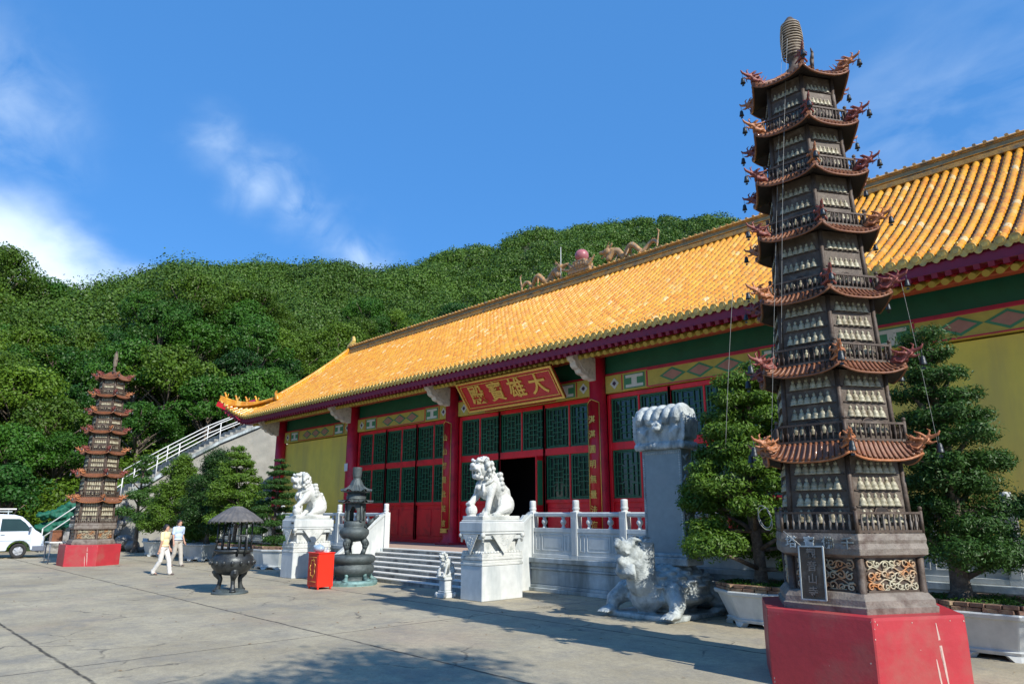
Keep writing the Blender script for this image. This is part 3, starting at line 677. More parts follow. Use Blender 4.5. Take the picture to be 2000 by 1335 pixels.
# back slope and hipped ends (seen only from elsewhere)
def back(u, v):
    x = X0-EXT+(X1-X0+2*EXT)*u; y, z = RP(x, max(.012, tmax(x))*v); return (x, 2*YR-y, z-.02)
b = MB(); b.grid(back, 160, 12); b.build('back_slope', tiles, ROOF)
for sgn, xe in ((-1, X0), (1, X1)):
    b = MB()
    def side(u, v, sgn=sgn, xe=xe):
        yy = YE-.5+(2*(YR-YE)+1)*u; w = min(u, 1-u)*2; ez = 1.02*max(0, 1-w*4.2)**2
        lift_e = (1-v)**2*ez; x = xe+sgn*EXT*(1-v); edge = min(1., (yy-(YE-.5))/1e9+1); inset = .27*(YR-YE)*v
        yc = (YE-.5+inset)+(2*(YR-YE)+1-2*inset)*u
        return (x, yc, ZE+(ZR-ZE)*.24*v+lift_e-.01)
    b.grid(side, 40, 8); b.build('end_slope', tiles, ROOF)
    b = MB(); y0 = RP(xe, .25); b.add([(xe, y0[0], y0[1]), (xe, 2*YR-y0[0], y0[1]), (xe, YR, ZR), (xe-sgn*.3, y0[0], y0[1]), (xe-sgn*.3, 2*YR-y0[0], y0[1]), (xe-sgn*.3, YR, ZR)], [(0, 1, 2), (3, 5, 4), (0, 3, 4, 1), (1, 4, 5, 2), (2, 5, 3, 0)], False); b.build('gable', maroon, HALL)
    # eave boards along the end
    b = MB(); b.grid(lambda u, v, sgn=sgn, xe=xe: (xe+sgn*(EXT-.06-1.9*v), YE-.2+(2*(YR-YE)+.4)*u, ZE-.12+1.0*max(0, 1-min(u, 1-u)*8.4)**2*(1-v)), 40, 3); b.build('end_soffit', maroon, ROOF)
# fascia, flying rafters, round rafters, soffit
def eave_curve(dy, dz, n=150, x0=X0-EXT+.02, x1=X1+EXT-.02):
    o = []
    for i in range(n+1):
        x = x0+(x1-x0)*i/n; y, z = RP(x, 0); o.append((x, y+dy, z+dz))
    return o
def strip(b, dy0, dz0, dy1, dz1, th):
    A = eave_curve(dy0, dz0); B = eave_curve(dy1, dz1); A2 = eave_curve(dy0+th, dz0); B2 = eave_curve(dy1+th, dz1); n = len(A)
    vs = A+B+B2+A2
    fs = [(i, i+1, n+i+1, n+i) for i in range(n-1)]+[(n+i, n+i+1, 2*n+i+1, 2*n+i) for i in range(n-1)]+[(2*n+i, 2*n+i+1, 3*n+i+1, 3*n+i) for i in range(n-1)]+[(3*n+i, 3*n+i+1, i+1, i) for i in range(n-1)]
    b.add(vs, fs, False)
b = MB(); strip(b, .05, -.02, .05, -.30, .05); b.build('fascia', maroon, ROOF)
b = MB(); strip(b, .12, -.30, 1.9, .42, .03); b.build('soffit', maroon, ROOF)
raf = MB(); rnd = MB(); x = X0-EXT+.1
while x < X1+EXT:
    y, z = RP(x, 0); raf.bar((x, y+.02, z-.36), (x, y+1.2, z-.02+.06), .11, .11); x += .25
raf.build('flying_rafters', maroon, ROOF)
x = X0-.9
while x < X1+1:
    y, z = RP(x, 0); y = YE; z = ZE; rnd.tube([(x, y+.72, z-.33), (x, y+1.85, z+.16)], .075, 10); x += .25
rnd.build('round_rafters', ochre, ROOF)
b = MB(); b.b2(X0-.9, X1+.9, YE+.98, YE+1.12, ZE-.14, ZE-.07); b.build('rafter_board', redcol, ROOF)
# main ridge
b = MB()
for (y, z0, z1) in ((.30, ZR-.12, ZR+.06), (.22, ZR+.06, ZR+.16), (.26, ZR+.16, ZR+.20), (.17, ZR+.20, ZR+.40), (.23, ZR+.40, ZR+.45), (.27, ZR+.45, ZR+.51)): b.b2(X0-.1, X1+.1, YR-y, YR+y, z0, z1)
RIDGE = b.build('main_ridge', ridgem, ROOF if False else HALL, bevel=.015)
b = MB(); b.b2(X0, X1, YR-.18, YR+.18, ZR+.215, ZR+.425); b.build('ridge_band', ridgegrey, RIDGE)
b = MB(); n = 150
for i in range(n): x = X0+(X1-X0)*(i+.5)/n; b.tube([(x, YR-.24, ZR+.58), (x, YR+.24, ZR+.58)], .05, 6)
b.tube([(X0, YR, ZR+.62), (X1, YR, ZR+.62)], .06, 8); b.build('ridge_cap_tiles', ridgem, RIDGE)
RIDGE.scale = (1, 1, .74); RIDGE.location.z = .26*(ZR-.12-FL)
# descending and corner ridges
def sweep(b, pts, w, h):
    for i in range(len(pts)-1): b.bar(pts[i], pts[i+1], w, h)
    return b
for sgn, xe in ((-1, X0), (1, X1)):
    pts = []
    for i in range(13): t = 1-.76*i/12; y, z = RP(xe, t); pts.append((xe, y, z+.17))
    b = MB(); sweep(b, pts, .2, .34); dr = b.build('descending_ridge', tiles, HALL)
    b = MB(); b.tube([(p[0], p[1], p[2]+.2) for p in pts], .085, 8); b.build('ridge_cap_tiles', tiles, dr)
    pts = []
    for i in range(13):
        e = i/12; x = xe+sgn*EXT*e*1.02; t = .27*(1-e); y, z = RP(x, t); pts.append((x, y, z+.13+.05*e**3))
    b = MB(); sweep(b, pts, .16, .24); cr = b.build('corner_ridge', tiles, HALL)
    b = MB(); b.tube([(p[0], p[1], p[2]+.15) for p in pts], .07, 8); b.build('ridge_cap_tiles', tiles, cr)
    for e in (5, 7, 9, 11):
        p = pts[e]; b = MB(); b.cap((p[0], p[1], p[2]+.2), (p[0]+sgn*.05, p[1]-.04, p[2]+.42), .07, .05, 8); b.ell((p[0]+sgn*.09, p[1]-.06, p[2]+.48), (.06, .06, .055), 8, 6); b.cap((p[0]-sgn*.06, p[1]+.04, p[2]+.24), (p[0]-sgn*.12, p[1]+.06, p[2]+.42), .03, .02, 6)
        b.build('roof_beast', tiles, cr)
    # corner beam head
    p = pts[-1]; b = MB(); b.bar((p[0]-sgn*.9, p[1]+.5, p[2]-.75), (p[0]+sgn*.12, p[1]-.05, p[2]-.27), .2, .26); b.build('corner_beam', red, HALL)
def chiwen(x, y, z, sgn, s=1.):
    b = MB(); q = lambda a, c: (x+sgn*a*s, y, z+c*s)
    b.chain([q(-.35, .0), q(-.25, .25), q(-.02, .42), q(.14, .62), q(.1, .82), q(-.06, .88)], [.2*s, .22*s, .18*s, .13*s, .09*s, .05*s], 8)
    b.cap(q(.1, .15), q(.42, .2), .12*s, .07*s, 8); b.cap(q(.08, .33), q(.36, .42), .09*s, .05*s, 8)
    for k in range(6): b.cap(q(-.32+.06*k, .1+.12*k), q(-.5+.05*k, .2+.13*k), .06*s, .02*s, 6)
    return b
for sgn, xe in ((-1, X0), (1, X1)):
    bb = chiwen(xe-sgn*.05, YR, ZR+.3, -sgn); remesh(bb, .028, 1, capm, 'ridge_end_dragon', HALL)
    y, z = RP(xe, .25); bb = chiwen(xe, y-.05, z+.15, sgn, .55); remesh(bb, .02, 1, tiles, 'ridge_end_beast', HALL)
# ridge crest: pearl on its stand, two dragons, lightning rod
CXM = -18.6
b = MB()
for (w, z0, z1) in ((.62, .55, .72), (.5, .72, .82), (.42, .82, 1.0), (.34, 1.0, 1.12)): b.b2(CXM-w, CXM+w, YR-.26, YR+.26, ZR+z0, ZR+z1)
st = b.build('pearl_stand', orn, HALL, bevel=.03)
bb = MB()
for k in range(9):
    a = -1.0+2.0*k/8; bb.cap((CXM+a*.55, YR-.2, ZR+.75+.2*cos(a*1.5)), (CXM+a*.85, YR-.2, ZR+.85+.3*abs(sin(k*1.7))), .09, .04, 8)
remesh(bb, .03, 1, orn, 'cloud_scrolls', HALL)
b = MB(); b.ell((CXM, YR, ZR+1.36), (.30, .30, .29), 24, 16); b.build('ridge_pearl', pearl, HALL)
b = MB(); b.tube([(CXM-1.15, YR-.1, ZR+.55), (CXM-1.12, YR-.1, ZR+2.05)], [.022, .012], 6); b.build('lightning_rod', railw, HALL)
def ridge_dragon(x0, sgn, L=2.35):
    b = MB(); P = []; Rr = []
    n = 30
    for i in range(n+1):
        u = i/n; P.append((x0+sgn*L*u, YR-.02+.1*sin(u*9), ZR+.66+abs(sin(u*PI*2.6+.5))**1.4*.42*(1.05-.25*u))); Rr.append(.13*(1-.62*u)+.02)
    b.chain(P, Rr, 8)
    for i in range(1, n): b.cap(P[i], (P[i][0], P[i][1], P[i][2]+Rr[i]+.09), Rr[i]*.35, .012, 5)
    hx = x0-sgn*.12; z = ZR+1.15
    b.ell((hx, YR, z), (.2, .16, .16), 10, 8); b.cap((hx, YR, z-.02), (hx-sgn*.36, YR, z+.05), .12, .07, 8); b.cap((hx, YR, z-.12), (hx-sgn*.28, YR, z-.2), .08, .04, 8)
    for s in (-1, 1): b.cap((hx+sgn*.05, YR+s*.08, z+.12), (hx+sgn*.25, YR+s*.14, z+.38), .04, .015, 6)
    for k in range(7): b.cap((hx+sgn*.12, YR, z-.15+.05*k), (hx+sgn*.34, YR+.1*sin(k*2), z-.25+.1*k), .05, .015, 6)
    for u in (.22, .5, .75):
        i = int(n*u); p = P[i]; b.cap(p, (p[0]-sgn*.14, p[1]-.16, ZR+.62), .06, .035, 6); b.cap(p, (p[0]-sgn*.1, p[1]+.16, ZR+.62), .06, .035, 6)
    b.cap((x0+sgn*L, YR, ZR+.72), (x0+sgn*(L+.12), YR, ZR+1.35), .05, .03, 6); b.cap((x0+sgn*(L+.12), YR, ZR+1.3), (x0+sgn*(L+.02), YR, ZR+1.45), .04, .02, 6)
    return remesh(b, .026, 1, orn, 'ridge_dragon', HALL)
ridge_dragon(-19.95, -1); ridge_dragon(-17.1, 1)

for q in HALL.children:
    if q.name.split('.')[0] in ('pearl_stand', 'cloud_scrolls', 'ridge_pearl', 'lightning_rod', 'ridge_dragon', 'ridge_end_dragon'): q.location.z -= .17
# sign board and couplets hang on the hall: things of their own
SG = thing('name_board', 'red name board with four gold characters hanging tilted above the doorway', 'sign', (-17.9, 16.9, 5.74), world=True)
tilt = Vector((0, -.58, .81)).normalized(); BX = -17.85; BY = 17.06; BZ = 5.74; nrm = Vector((0, -tilt.z, tilt.y)); nrm = Vector((0, -.81, -.58)).normalized()
def bp_(a, h, d=0): return Vector((BX+a, BY, BZ))+tilt*h+nrm*d
def board(b, a0, a1, h0, h1, d0, d1):
    vs = [bp_(a, h, d) for d in (d0, d1) for a, h in ((a0, h0), (a1, h0), (a1, h1), (a0, h1))]
    b.add(vs, [(0, 1, 2, 3), (4, 7, 6, 5), (0, 4, 5, 1), (1, 5, 6, 2), (2, 6, 7, 3), (3, 7, 4, 0)], False)
hw = 2.45; hh = 1.22
b = MB(); board(b, -hw, hw, 0, hh, -.06, 0); b.build('board', signred, SG)
b = MB()
for (a0, a1, h0, h1) in ((-hw, hw, 0, .07), (-hw, hw, hh-.07, hh), (-hw, -hw+.07, .07, hh-.07), (hw-.07, hw, .07, hh-.07)): board(b, a0, a1, h0, h1, -.03, .05)
for (a0, a1, h0, h1) in ((-hw+.15, hw-.15, .15, .175), (-hw+.15, hw-.15, hh-.175, hh-.15), (-hw+.15, -hw+.175, .175, hh-.175), (hw-.175, hw-.15, .175, hh-.175)): board(b, a0, a1, h0, h1, 0, .03)
b.build('gilt_frame', gold, SG)
for i, ch in enumerate('殿寶雄大'): glyphs(ch, .80, gold, 'gilt_character', SG, bp_(-1.56+1.04*i, hh*.5, .02), (1, 0, 0), tilt, .02, bold=.012)
def couplet(x, txt, label):
    T = thing('couplet_board', label, 'sign', (x, 17.1, 1.5), group='couplet boards on the columns beside the doorway', world=True)
    b = MB(); ns = 5
    def arc(u, r=.32): a = R(-46+92*u); return (x+r*sin(a), YC-r*cos(a))
    z0, z1 = 1.45, 5.45
    vs = []; 
    for z in (z0, z1):
        for k in range(ns+1): vs.append(arc(k/ns, .325)+(z+(.12*(1-abs(2*k/ns-1)) if z == z1 else 0),))
        for k in range(ns+1): vs.append(arc(k/ns, .29)+(z+(.12*(1-abs(2*k/ns-1)) if z == z1 else 0),))
    m_ = ns+1; fs = []
    for k in range(ns): fs += [(k, k+1, 2*m_+k+1, 2*m_+k), (m_+k+1, m_+k, 3*m_+k, 3*m_+k+1), (2*m_+k, 2*m_+k+1, 3*m_+k+1, 3*m_+k), (k+1, k, m_+k, m_+k+1)]
    fs += [(0, 2*m_, 3*m_, m_), (ns, m_+ns, 3*m_+ns, 2*m_+ns)]; b.add(vs, fs, True); b.build('board', signred, T)
    b = MB()
    for u in (.02, .98): p = arc(u, .335); b.tube([p+(z0,), p+(z1,)], .014, 6)
    for z in (z0+.01, ): b.tube([arc(k/8, .335)+(z,) for k in range(9)], .014, 6)
    b.tube([arc(k/8, .335)+(z1+.12*(1-abs(2*k/8-1)),) for k in range(9)], .014, 6); b.build('gilt_edge', gold, T)
    n = len(txt)
    for i, ch in enumerate(txt): glyphs(ch, .27, gold, 'gilt_character', T, (x, YC-.338, z1-.55-i*(3.25/(n-1))), (1, 0, 0), (0, 0, 1), .006, bold=.004)
    b = MB(); b.plate([(-.2, -.14), (.2, -.14), (.16, -.05), (.2, .02), (-.2, .02), (-.16, -.05)], (x, YC-.345, z0), (1, 0, 0), (0, 0, 1), (0, .05, 0)); b.build('gilt_foot', gold, T)
couplet(CX[2], '山山皆是此民言', 'narrow red couplet board with gold writing on the column left of the doorway')
couplet(CX[3], '湛湛圓明無量法海', 'narrow red couplet board with gold writing on the column behind the right marble balustrade')

# ================================================================== TERRACE, STEPS, BALUSTRADES
YT = 14.2; SX0, SX1 = -21.45, -14.35
TER = thing('terrace', 'raised stone terrace carrying the hall, with weathered marble face and pink floor', 'terrace', (-18, 16, 0), world=True)
def f(b):
    b.b2(-40.5, SX0, YT, 30, 0, FL-.004); b.b2(SX1, 5, YT, 30, 0, FL-.004); b.b2(SX0, SX1, YT, 30, 0, FL-.008)
hb('core', stepm, f, TER)
def f(b):
    for x0, x1 in ((-40.5, SX0), (SX1, 5)):
        for (d, z0, z1) in ((.10, 0, .10), (.05, .10, .18), (.02, .18, .56), (.06, .56, .62), (.03, .62, .74), (.10, .74, FL-.006)): b.b2(x0, x1, YT-d, YT+.003, z0, z1)
hb('moulded_face', marble_w, f, TER, .012)
hb('floor_tiles', floorpink, lambda b: b.b2(-40.3, 4.8, YT+.12, YW+.1, FL-.003, FL+.002), TER)
STEP = thing('stone_steps', 'broad flight of worn stone steps with pale nosings up to the doorway', 'steps', (-17.9, 13, 0), world=True)
b = MB(); ns_ = 7; rise = FL/ns_; tr = .285
for i in range(ns_-1): b.b2(SX0, SX1, YT-(ns_-1-i)*tr, YT-.003*i-.003, i*rise+(.001 if i else 0), (i+1)*rise)
b.build('steps', stepm, STEP)
b = MB()
for i in range(ns_): y = YT-(ns_-1-i)*tr; b.b2(SX0+.01, SX1-.01, y-.02, y+.2, (i+1)*rise-.03, (i+1)*rise+.006)
b.build('nosing', stepnose, STEP, bevel=.006)
def balustrade(name, label, xs_, y, group=None):
    T = thing(name, label, 'balustrade', ((xs_[0]+xs_[-1])/2, y, FL), group=group, world=True)
    zc = 1.64
    for x in xs_:
        b = MB(); b.b2(x-.105, x+.105, y-.105, y+.105, FL-.12, 2.06); b.b2(x-.075, x+.075, y-.108, y-.1, FL+.1, 1.9); q = b.build('post', marble, T, bevel=.012)
        b = MB(); b.lathe([(.10, 0), (.085, .02), (.075, .04), (.095, .06), (.098, .1), (.085, .12), (.088, .14), (.088, .27), (.08, .3), (.0, .31)], (x, y, 2.06), 16); b.build('finial', marble, q)
    for a, c in zip(xs_[:-1], xs_[1:]):
        a += .105; c -= .105
        b = MB(); b.b2(a, c, y-.07, y+.07, 1.93, 2.05); b.build('rail', marble, T, bevel=.03)
        b = MB()
        for k in range(2 if c-a > 1 else 1):
            n = 2 if c-a > 1 else 1; x = a+(c-a)*(k+.5)/n
            b.lathe([(.065, 0), (.05, .03), (.035, .07), (.07, .12), (.085, .16), (.07, .20), (.04, .24), (.06, .29)], (x, y, zc), 12)
        b.build('vase_support', marble, T)
        b = MB(); b.b2(a, c, y-.085, y+.085, zc-.11, zc); b.b2(a, c, y-.06, y+.06, FL+.04, zc-.11); b.b2(a, c, y-.1, y+.1, FL-.003, FL+.09); w = c-a
        for (p, q) in ((.05, .17), (.22, .78), (.83, .95)):
            x0, x1 = a+w*p, a+w*q
            for (u0, u1, z0, z1) in ((x0, x1, FL+.18, FL+.205), (x0, x1, zc-.19, zc-.165), (x0, x0+.025, FL+.205, zc-.19), (x1-.025, x1, FL+.205, zc-.19)): b.b2(u0, u1, y-.075, y-.058, z0, z1)
            if q-p > .3: b.b2(x0+.07, x1-.07, y-.07, y-.059, FL+.26, zc-.25)
        b.build('carved_panel', marble, T, bevel=.006)
    return T
balustrade('marble_balustrade', 'white marble balustrade along the terrace edge between the steps and the great pagoda', [SX1+.1+1.6*i for i in range(12)], YT+.13, 'marble balustrades along the terrace')
balustrade('marble_balustrade', 'white marble balustrade along the terrace behind the left row of planters', [SX0-.1-1.6*i for i in range(12)][::-1], YT+.13, 'marble balustrades along the terrace')
for x, lb in ((SX0-.1, 'solid white marble balustrade slab sloping down the left side of the steps'), (SX1+.1, 'solid white marble balustrade slab sloping down behind the right lion pedestal')):
    T = thing('stair_balustrade', lb, 'balustrade', (x, 13.2, 0), group='sloping balustrades of the steps', world=True)
    y1 = YT+.02; y0 = YT-1.75
    b = MB(); b.plate([(y0, .0), (y1, .0), (y1, 1.98), (y1-.25, 1.98), (y0+.25, .78), (y0, .62)], (x-.06, 0, 0), (0, 1, 0), (0, 0, 1), (.12, 0, 0)); b.build('slab', marble, T, bevel=.01)
    b = MB(); b.bar((x, y0-.03, .64), (x, y1, 2.0), .2, .1); b.build('rail', marble, T, bevel=.02)
    b = MB(); b.plate([(y0+.3, .3), (y1-.2, 1.1), (y1-.2, 1.65), (y0+.3, .6)], (x-.068, 0, 0), (0, 1, 0), (0, 0, 1), (.136, 0, 0)); b.build('raised_panel', marble, T)
b = MB(); b.b2(-29.85, -29.55, 17.15, 17.17, 4.15, 4.45) if False else b.b2(-29.52, -29.26, 17.2, 17.222, 3.95, 4.3)
whole(b.build('notice', signw), 'small white notice fixed on the red column beside the yellow wall', 'notice')
# ================================================================== PAGODAS
def hexv(r, k, c=(0, 0)): a = R(60*k); return (c[0]+r*cos(a), c[1]+r*sin(a))
def hexp(r): return [hexv(r, k) for k in range(6)]
def hprism(b, prof):
    for (r0, z0), (r1, z1) in zip(prof[:-1], prof[1:]):
        n = 6; a = [hexv(r0, k)+(z0,) for k in range(6)]; c = [hexv(r1, k)+(z1,) for k in range(6)]
        b.add(a+c, [(i, (i+1) % 6, 6+(i+1) % 6, 6+i) for i in range(6)], False)
    b.add([hexv(prof[0][0], k)+(prof[0][1],) for k in range(6)], [tuple(range(6))[::-1]], False)
    b.add([hexv(prof[-1][0], k)+(prof[-1][1],) for k in range(6)], [tuple(range(6))], False)
    return b
def facepos(r, k, u, z, out=0):    # point on face k (between corners k and k+1), u in 0..1
    a = Vector(hexv(r, k)+(z,)); c = Vector(hexv(r, k+1)+(z,)); n = Vector((cos(R(60*k+30)), sin(R(60*k+30)), 0)); return a+(c-a)*u+n*out
def dragon_fin_mesh():
    b = MB(); rr = random.Random(3)      # along +X, about .42 long, from the eave corner outwards
    b.chain([(-.06, 0, .0), (.05, 0, .06), (.14, 0, .05), (.21, 0, .10), (.28, 0, .13)], [.045, .05, .045, .048, .042], 7)
    b.chain([(.28, 0, .14), (.36, 0, .155), (.43, 0, .18), (.455, 0, .215)], [.034, .026, .02, .014], 6)
    b.chain([(.27, 0, .09), (.34, 0, .075), (.40, 0, .09)], [.026, .018, .01], 6)
    for s in (-1, 1):
        b.chain([(.26, s*.02, .16), (.19, s*.05, .21), (.13, s*.05, .225)], [.018, .012, .006], 5)
        b.chain([(.22, s*.03, .05), (.16, s*.08, .01), (.09, s*.09, .03), (.06, s*.07, .08)], [.02, .018, .014, .008], 5)
        b.chain([(.22, s*.04, .13), (.13, s*.085, .14), (.05, s*.08, .18), (.02, s*.05, .22)], [.02, .018, .013, .006], 5)
        b.chain([(.31, s*.02, .12), (.30, s*.07, .09), (.26, s*.085, .06)], [.013, .01, .006], 5)
    for k in range(5): b.cap((.20-.06*k, 0, .12-.012*k), (.14-.065*k, 0, .19+.01*(k % 2)), .018, .006, 5)
    b.chain([(.0, 0, .03), (.08, 0, .15), (.16, 0, .13), (.2, 0, .2), (.12, 0, .235)], [.03, .03, .026, .02, .01], 6); b.chain([(.3, 0, .17), (.33, 0, .23), (.29, 0, .26)], [.018, .014, .008], 5)
    t = remesh(b, .0095, 0, terra, 'dragon_finial'); me = t.data; bpy.data.objects.remove(t); me.materials.clear(); return me
DRG = {}
d0_ = dragon_fin_mesh(); d0_.transform(Matrix.Diagonal((1, 1.15, 1.15, 1)))
for nm, mt in (('red', terra_red), ('orange', terra_or)): q = d0_.copy(); q.materials.append(mt); DRG[nm] = q
bm_ = MB(); bm_.tube([(0, 0, 0), (0, 0, -.10)], .004, 4); bm_.lathe([(.012, -.09), (.03, -.105), (.036, -.15), (.045, -.20), (.05, -.205)], (0, 0, 0), 10); bm_.tube([(0, 0, -.2), (0, 0, -.24)], .005, 4); bm_.box((0, 0, -.25), (.045, .004, .03))
BELL = bm_.mesh('wind_bell'); BELL.materials.append(bronze_dk)
def sub(name, me, parent, loc=(0, 0, 0), rz=0, sc=1):
    q = bpy.data.objects.new(name, me); COL.objects.link(q); q.parent = parent; q.location = loc; q.rotation_euler = (0, 0, rz); q.scale = (sc, sc, sc); return q
TZ = [1.78, 2.88, 3.90, 4.89, 5.81, 6.66, 7.45]; TR = [.80, .75, .70, .65, .60, .56, .52]; EZ = [2.66, 3.76, 4.77, 5.70, 6.56, 7.35, 8.18]; ER = [1.05, 1.0, .945, .895, .85, .805, .765]
def figurine(b, p, out, s):
    """small seated figure on a ledge, half sunk in the wall"""
    x = Vector((-out.y, out.x, 0)); n = 7; prof = [(.036, 0), (.040, .012), (.030, .022), (.034, .03), (.026, .05), (.019, .066), (.009, .07), (.014, .078), (.015, .088), (.008, .1), (.003, .106)]
    vs = []; fs = []
    for r_, z in prof:
        for j in range(n):
            a = PI*j/(n-1); vs.append(p+x*(r_*cos(a)*s)+out*(r_*sin(a)*s*.9)+Vector((0, 0, z*s)))
    for i in range(len(prof)-1):
        for j in range(n-1): fs.append((i*n+j, i*n+j+1, (i+1)*n+j+1, (i+1)*n+j))
    b.add(vs, fs, True)
def make_pagoda(label, loc):
    T = thing('pagoda', label, 'pagoda', loc)
    b = MB(); hprism(b, [(1.245, 0), (1.25, .60), (1.245, .84), (1.24, .875)]); pl = b.build('plinth', redbase, T, bevel=.012)
    b = MB()
    # flaked paint strips on the sunlit face
    def flake(k, u, z0, z1, w):
        pts = []; n = 9; rr = random.Random(int(u*100))
        L_ = [(-w*(.15+.85*sin(PI*i/n))*rr.uniform(.5, 1)-.003, z0+(z1-z0)*i/n) for i in range(n+1)]; Q = [(w*(.15+.85*sin(PI*i/n))*rr.uniform(.5, 1)+.003, z0+(z1-z0)*i/n) for i in range(n+1)]
        f0 = facepos(1.2485, k, u, 0, .001); ax = (Vector(hexv(1, k+1)+(0,))-Vector(hexv(1, k)+(0,))).normalized()
        lean = lambda z: (z-z0)*-.10
        vs = [f0+ax*(x+lean(z))+Vector((0, 0, z)) for x, z in L_]+[f0+ax*(x+lean(z))+Vector((0, 0, z)) for x, z in Q]; m_ = len(L_)
        b.add(vs, [(i, i+1, m_+i+1, m_+i) for i in range(m_-1)], False)
    flake(5, .73, .05, .80, .018); flake(5, .66, .0, .42, .012); flake(5, .70, .3, .62, .006); 
    cr = random.Random(17)
    for k in (4, 5):
        for q in range(11):
            u = cr.choice((cr.uniform(.005, .03), cr.uniform(.97, .995), cr.uniform(.03, .97))); z = cr.choice((cr.uniform(.02, .12), cr.uniform(.80, .86), cr.uniform(.05, .85))); w = cr.uniform(.003, .010)
            c0 = facepos(1.25, k, u, z, .001); ax_ = (Vector(hexv(1, k+1)+(0,))-Vector(hexv(1, k)+(0,))).normalized(); m_ = 6
            b.add([c0+ax_*(w*cr.uniform(.5, 1.2)*cos(2*PI*i/m_))+Vector((0, 0, w*cr.uniform(.6, 1.8)*sin(2*PI*i/m_))) for i in range(m_)], [tuple(range(m_))], False)
    b.build('flaked_paint', paintchip, pl)
    b = MB(); hprism(b, [(.99, .875), (1.0, .94), (.97, .955), (.965, 1.02), (.90, 1.09), (.88, 1.10)]); b.build('foot_moulding', woodgrey, T, bevel=.006)
    b = MB(); hprism(b, [(.84, 1.09), (.84, 1.50)])
    for k in range(6): x, y = hexv(.845, k); b.lathe([(.05, 1.095), (.045, 1.30), (.05, 1.5)], (x, y, 0), 8)
    CZ = b.build('carved_stage', wood, T)
    for k in range(6):      # dragon relief panels: tangled coils on every side
        rr = random.Random(k+40); b = MB()
        for gx in range(7):
            for gy in range(3):
                u0 = .145+.118*gx+rr.uniform(-.015, .015); z0 = 1.165+.125*gy+rr.uniform(-.015, .015); a0 = rr.uniform(0, 6); dr = rr.choice((-1, 1)); r0 = rr.uniform(.042, .062); p = []
                for i in range(11):
                    t = i/10; rad = r0*(1.15-.95*t); p.append(facepos(.84, k, min(.92, max(.08, u0+rad*1.15*cos(a0+dr*t*8))), min(1.47, max(1.12, z0+rad*sin(a0+dr*t*8))), .008+.016*t))
                b.tube(p, [.0135*(1-.45*i/10) for i in range(11)], 5)
        for c in range(5):      # long bodies winding across
            z0 = 1.15+.07*c; b.tube([facepos(.84, k, .1+.8*i/18, min(1.465, max(1.125, z0+.03*sin(i*.9+c*2))), .012) for i in range(19)], .009, 5)
        b.build('dragon_relief', reliefm, CZ)
    b = MB()
    for k in range(6):
        for (u0, u1, z0, z1) in ((.08, .92, 1.10, 1.125), (.08, .92, 1.475, 1.50)):
            b.bar(facepos(.84, k, u0, (z0+z1)/2, .01), facepos(.84, k, u1, (z0+z1)/2, .01), .03, .025)
    b.build('panel_border', wood, CZ)
    b = MB(); hprism(b, [(.86, 1.49), (.955, 1.53), (.965, 1.60), (.95, 1.66), (.96, 1.70), (.945, 1.775)]); b.build('cornice', woodgrey, T, bevel=.006)
    for i, ch in enumerate('塔寶佛千'):
        p = facepos(.9625, 4, .14+.24*i, 1.655, .006); glyphs(ch, .15, marble_w, 'carved_character', T, p, Vector(hexv(1, 5)+(0,))-Vector(hexv(1, 4)+(0,)), (0, 0, 1), .008, bold=.002)
    for t in range(7):
        zf, rb, ze, re = TZ[t], TR[t], EZ[t], ER[t]; zt = ze+.05; h = zt-zf
        b = MB(); hprism(b, [(rb, zf-.01), (rb*.955, zt)]); body = b.build('storey', woodface, T)
        for k in range(6): b = MB(); x, y = hexv(rb, k); x2, y2 = hexv(rb*.955, k); b.tube([(x, y, zf), (x2, y2, zt)], [.036, .032], 8); b.build('corner_post', wood, body)
        rows = 4 if t < 3 else 3; sx = rb*.955/6.9; cols = 6
        rh = (h-.14)/rows; s = min(rh/.125, sx/.085)
        for k in range(6):
            fg = MB(); ar = MB(); aw = MB()
            nrm_ = Vector((cos(R(60*k+30)), sin(R(60*k+30)), 0))
            for rw in range(rows):
                z = zf+.12+rh*rw; w = rb+(rb*.955-rb)*(z-zf)/h
                ar.bar(facepos(w, k, .07, z-.006, .008), facepos(w, k, .93, z-.006, .008), .02, .012)
                for c in range(cols):
                    if rw == 0 and c in (2, 3): continue
                    u = .13+.74*(c+.5)/cols; figurine(fg, facepos(w, k, u, z, .0), nrm_, s*1.14)
            # niche
            w = rb; p = facepos(w, k, .5, zf+.10, .006); ax = Vector((-nrm_.y, nrm_.x, 0))
            poly = [(-.07, 0), (.07, 0), (.07, .09)]+[(.07*cos(PI*i/8), .09+.07*sin(PI*i/8)) for i in range(1, 8)]+[(-.07, .09)]
            aw.plate([(q[0]*s*1.05, q[1]*s*1.05) for q in poly], p, ax, (0, 0, 1), nrm_*.006)
            ar.tube([p+ax*(.078*s*cos(PI*i/8))+Vector((0, 0, (.09+.078*sin(PI*i/8))*s)) for i in range(9)], .011, 5)
            figurine(fg, facepos(w, k, .5, zf+.11, .02), nrm_, s*.95)
            fg.build('figurine_rows', figwhite, body); ar.build('ledges', wood, body); aw.build('niche', darkwood, body)
        # rail
        rl = (.925 if t == 0 else rb+.125); rh_ = .235 if t < 3 else .20; b = MB()
        for k in range(6):
            for zz, th in ((zf+.02, .03), (zf+rh_, .026)): b.bar(facepos(rl, k, 0, zz), facepos(rl, k, 1, zz), .03, th)
            x, y = hexv(rl, k); b.tube([(x, y, zf), (x, y, zf+rh_+.03)], .024, 7); b.ell((x, y, zf+rh_+.055), .027, 7, 5)
        q = b.build('balcony_rail', wood if t else wood, T)
        b = MB(); n = 12
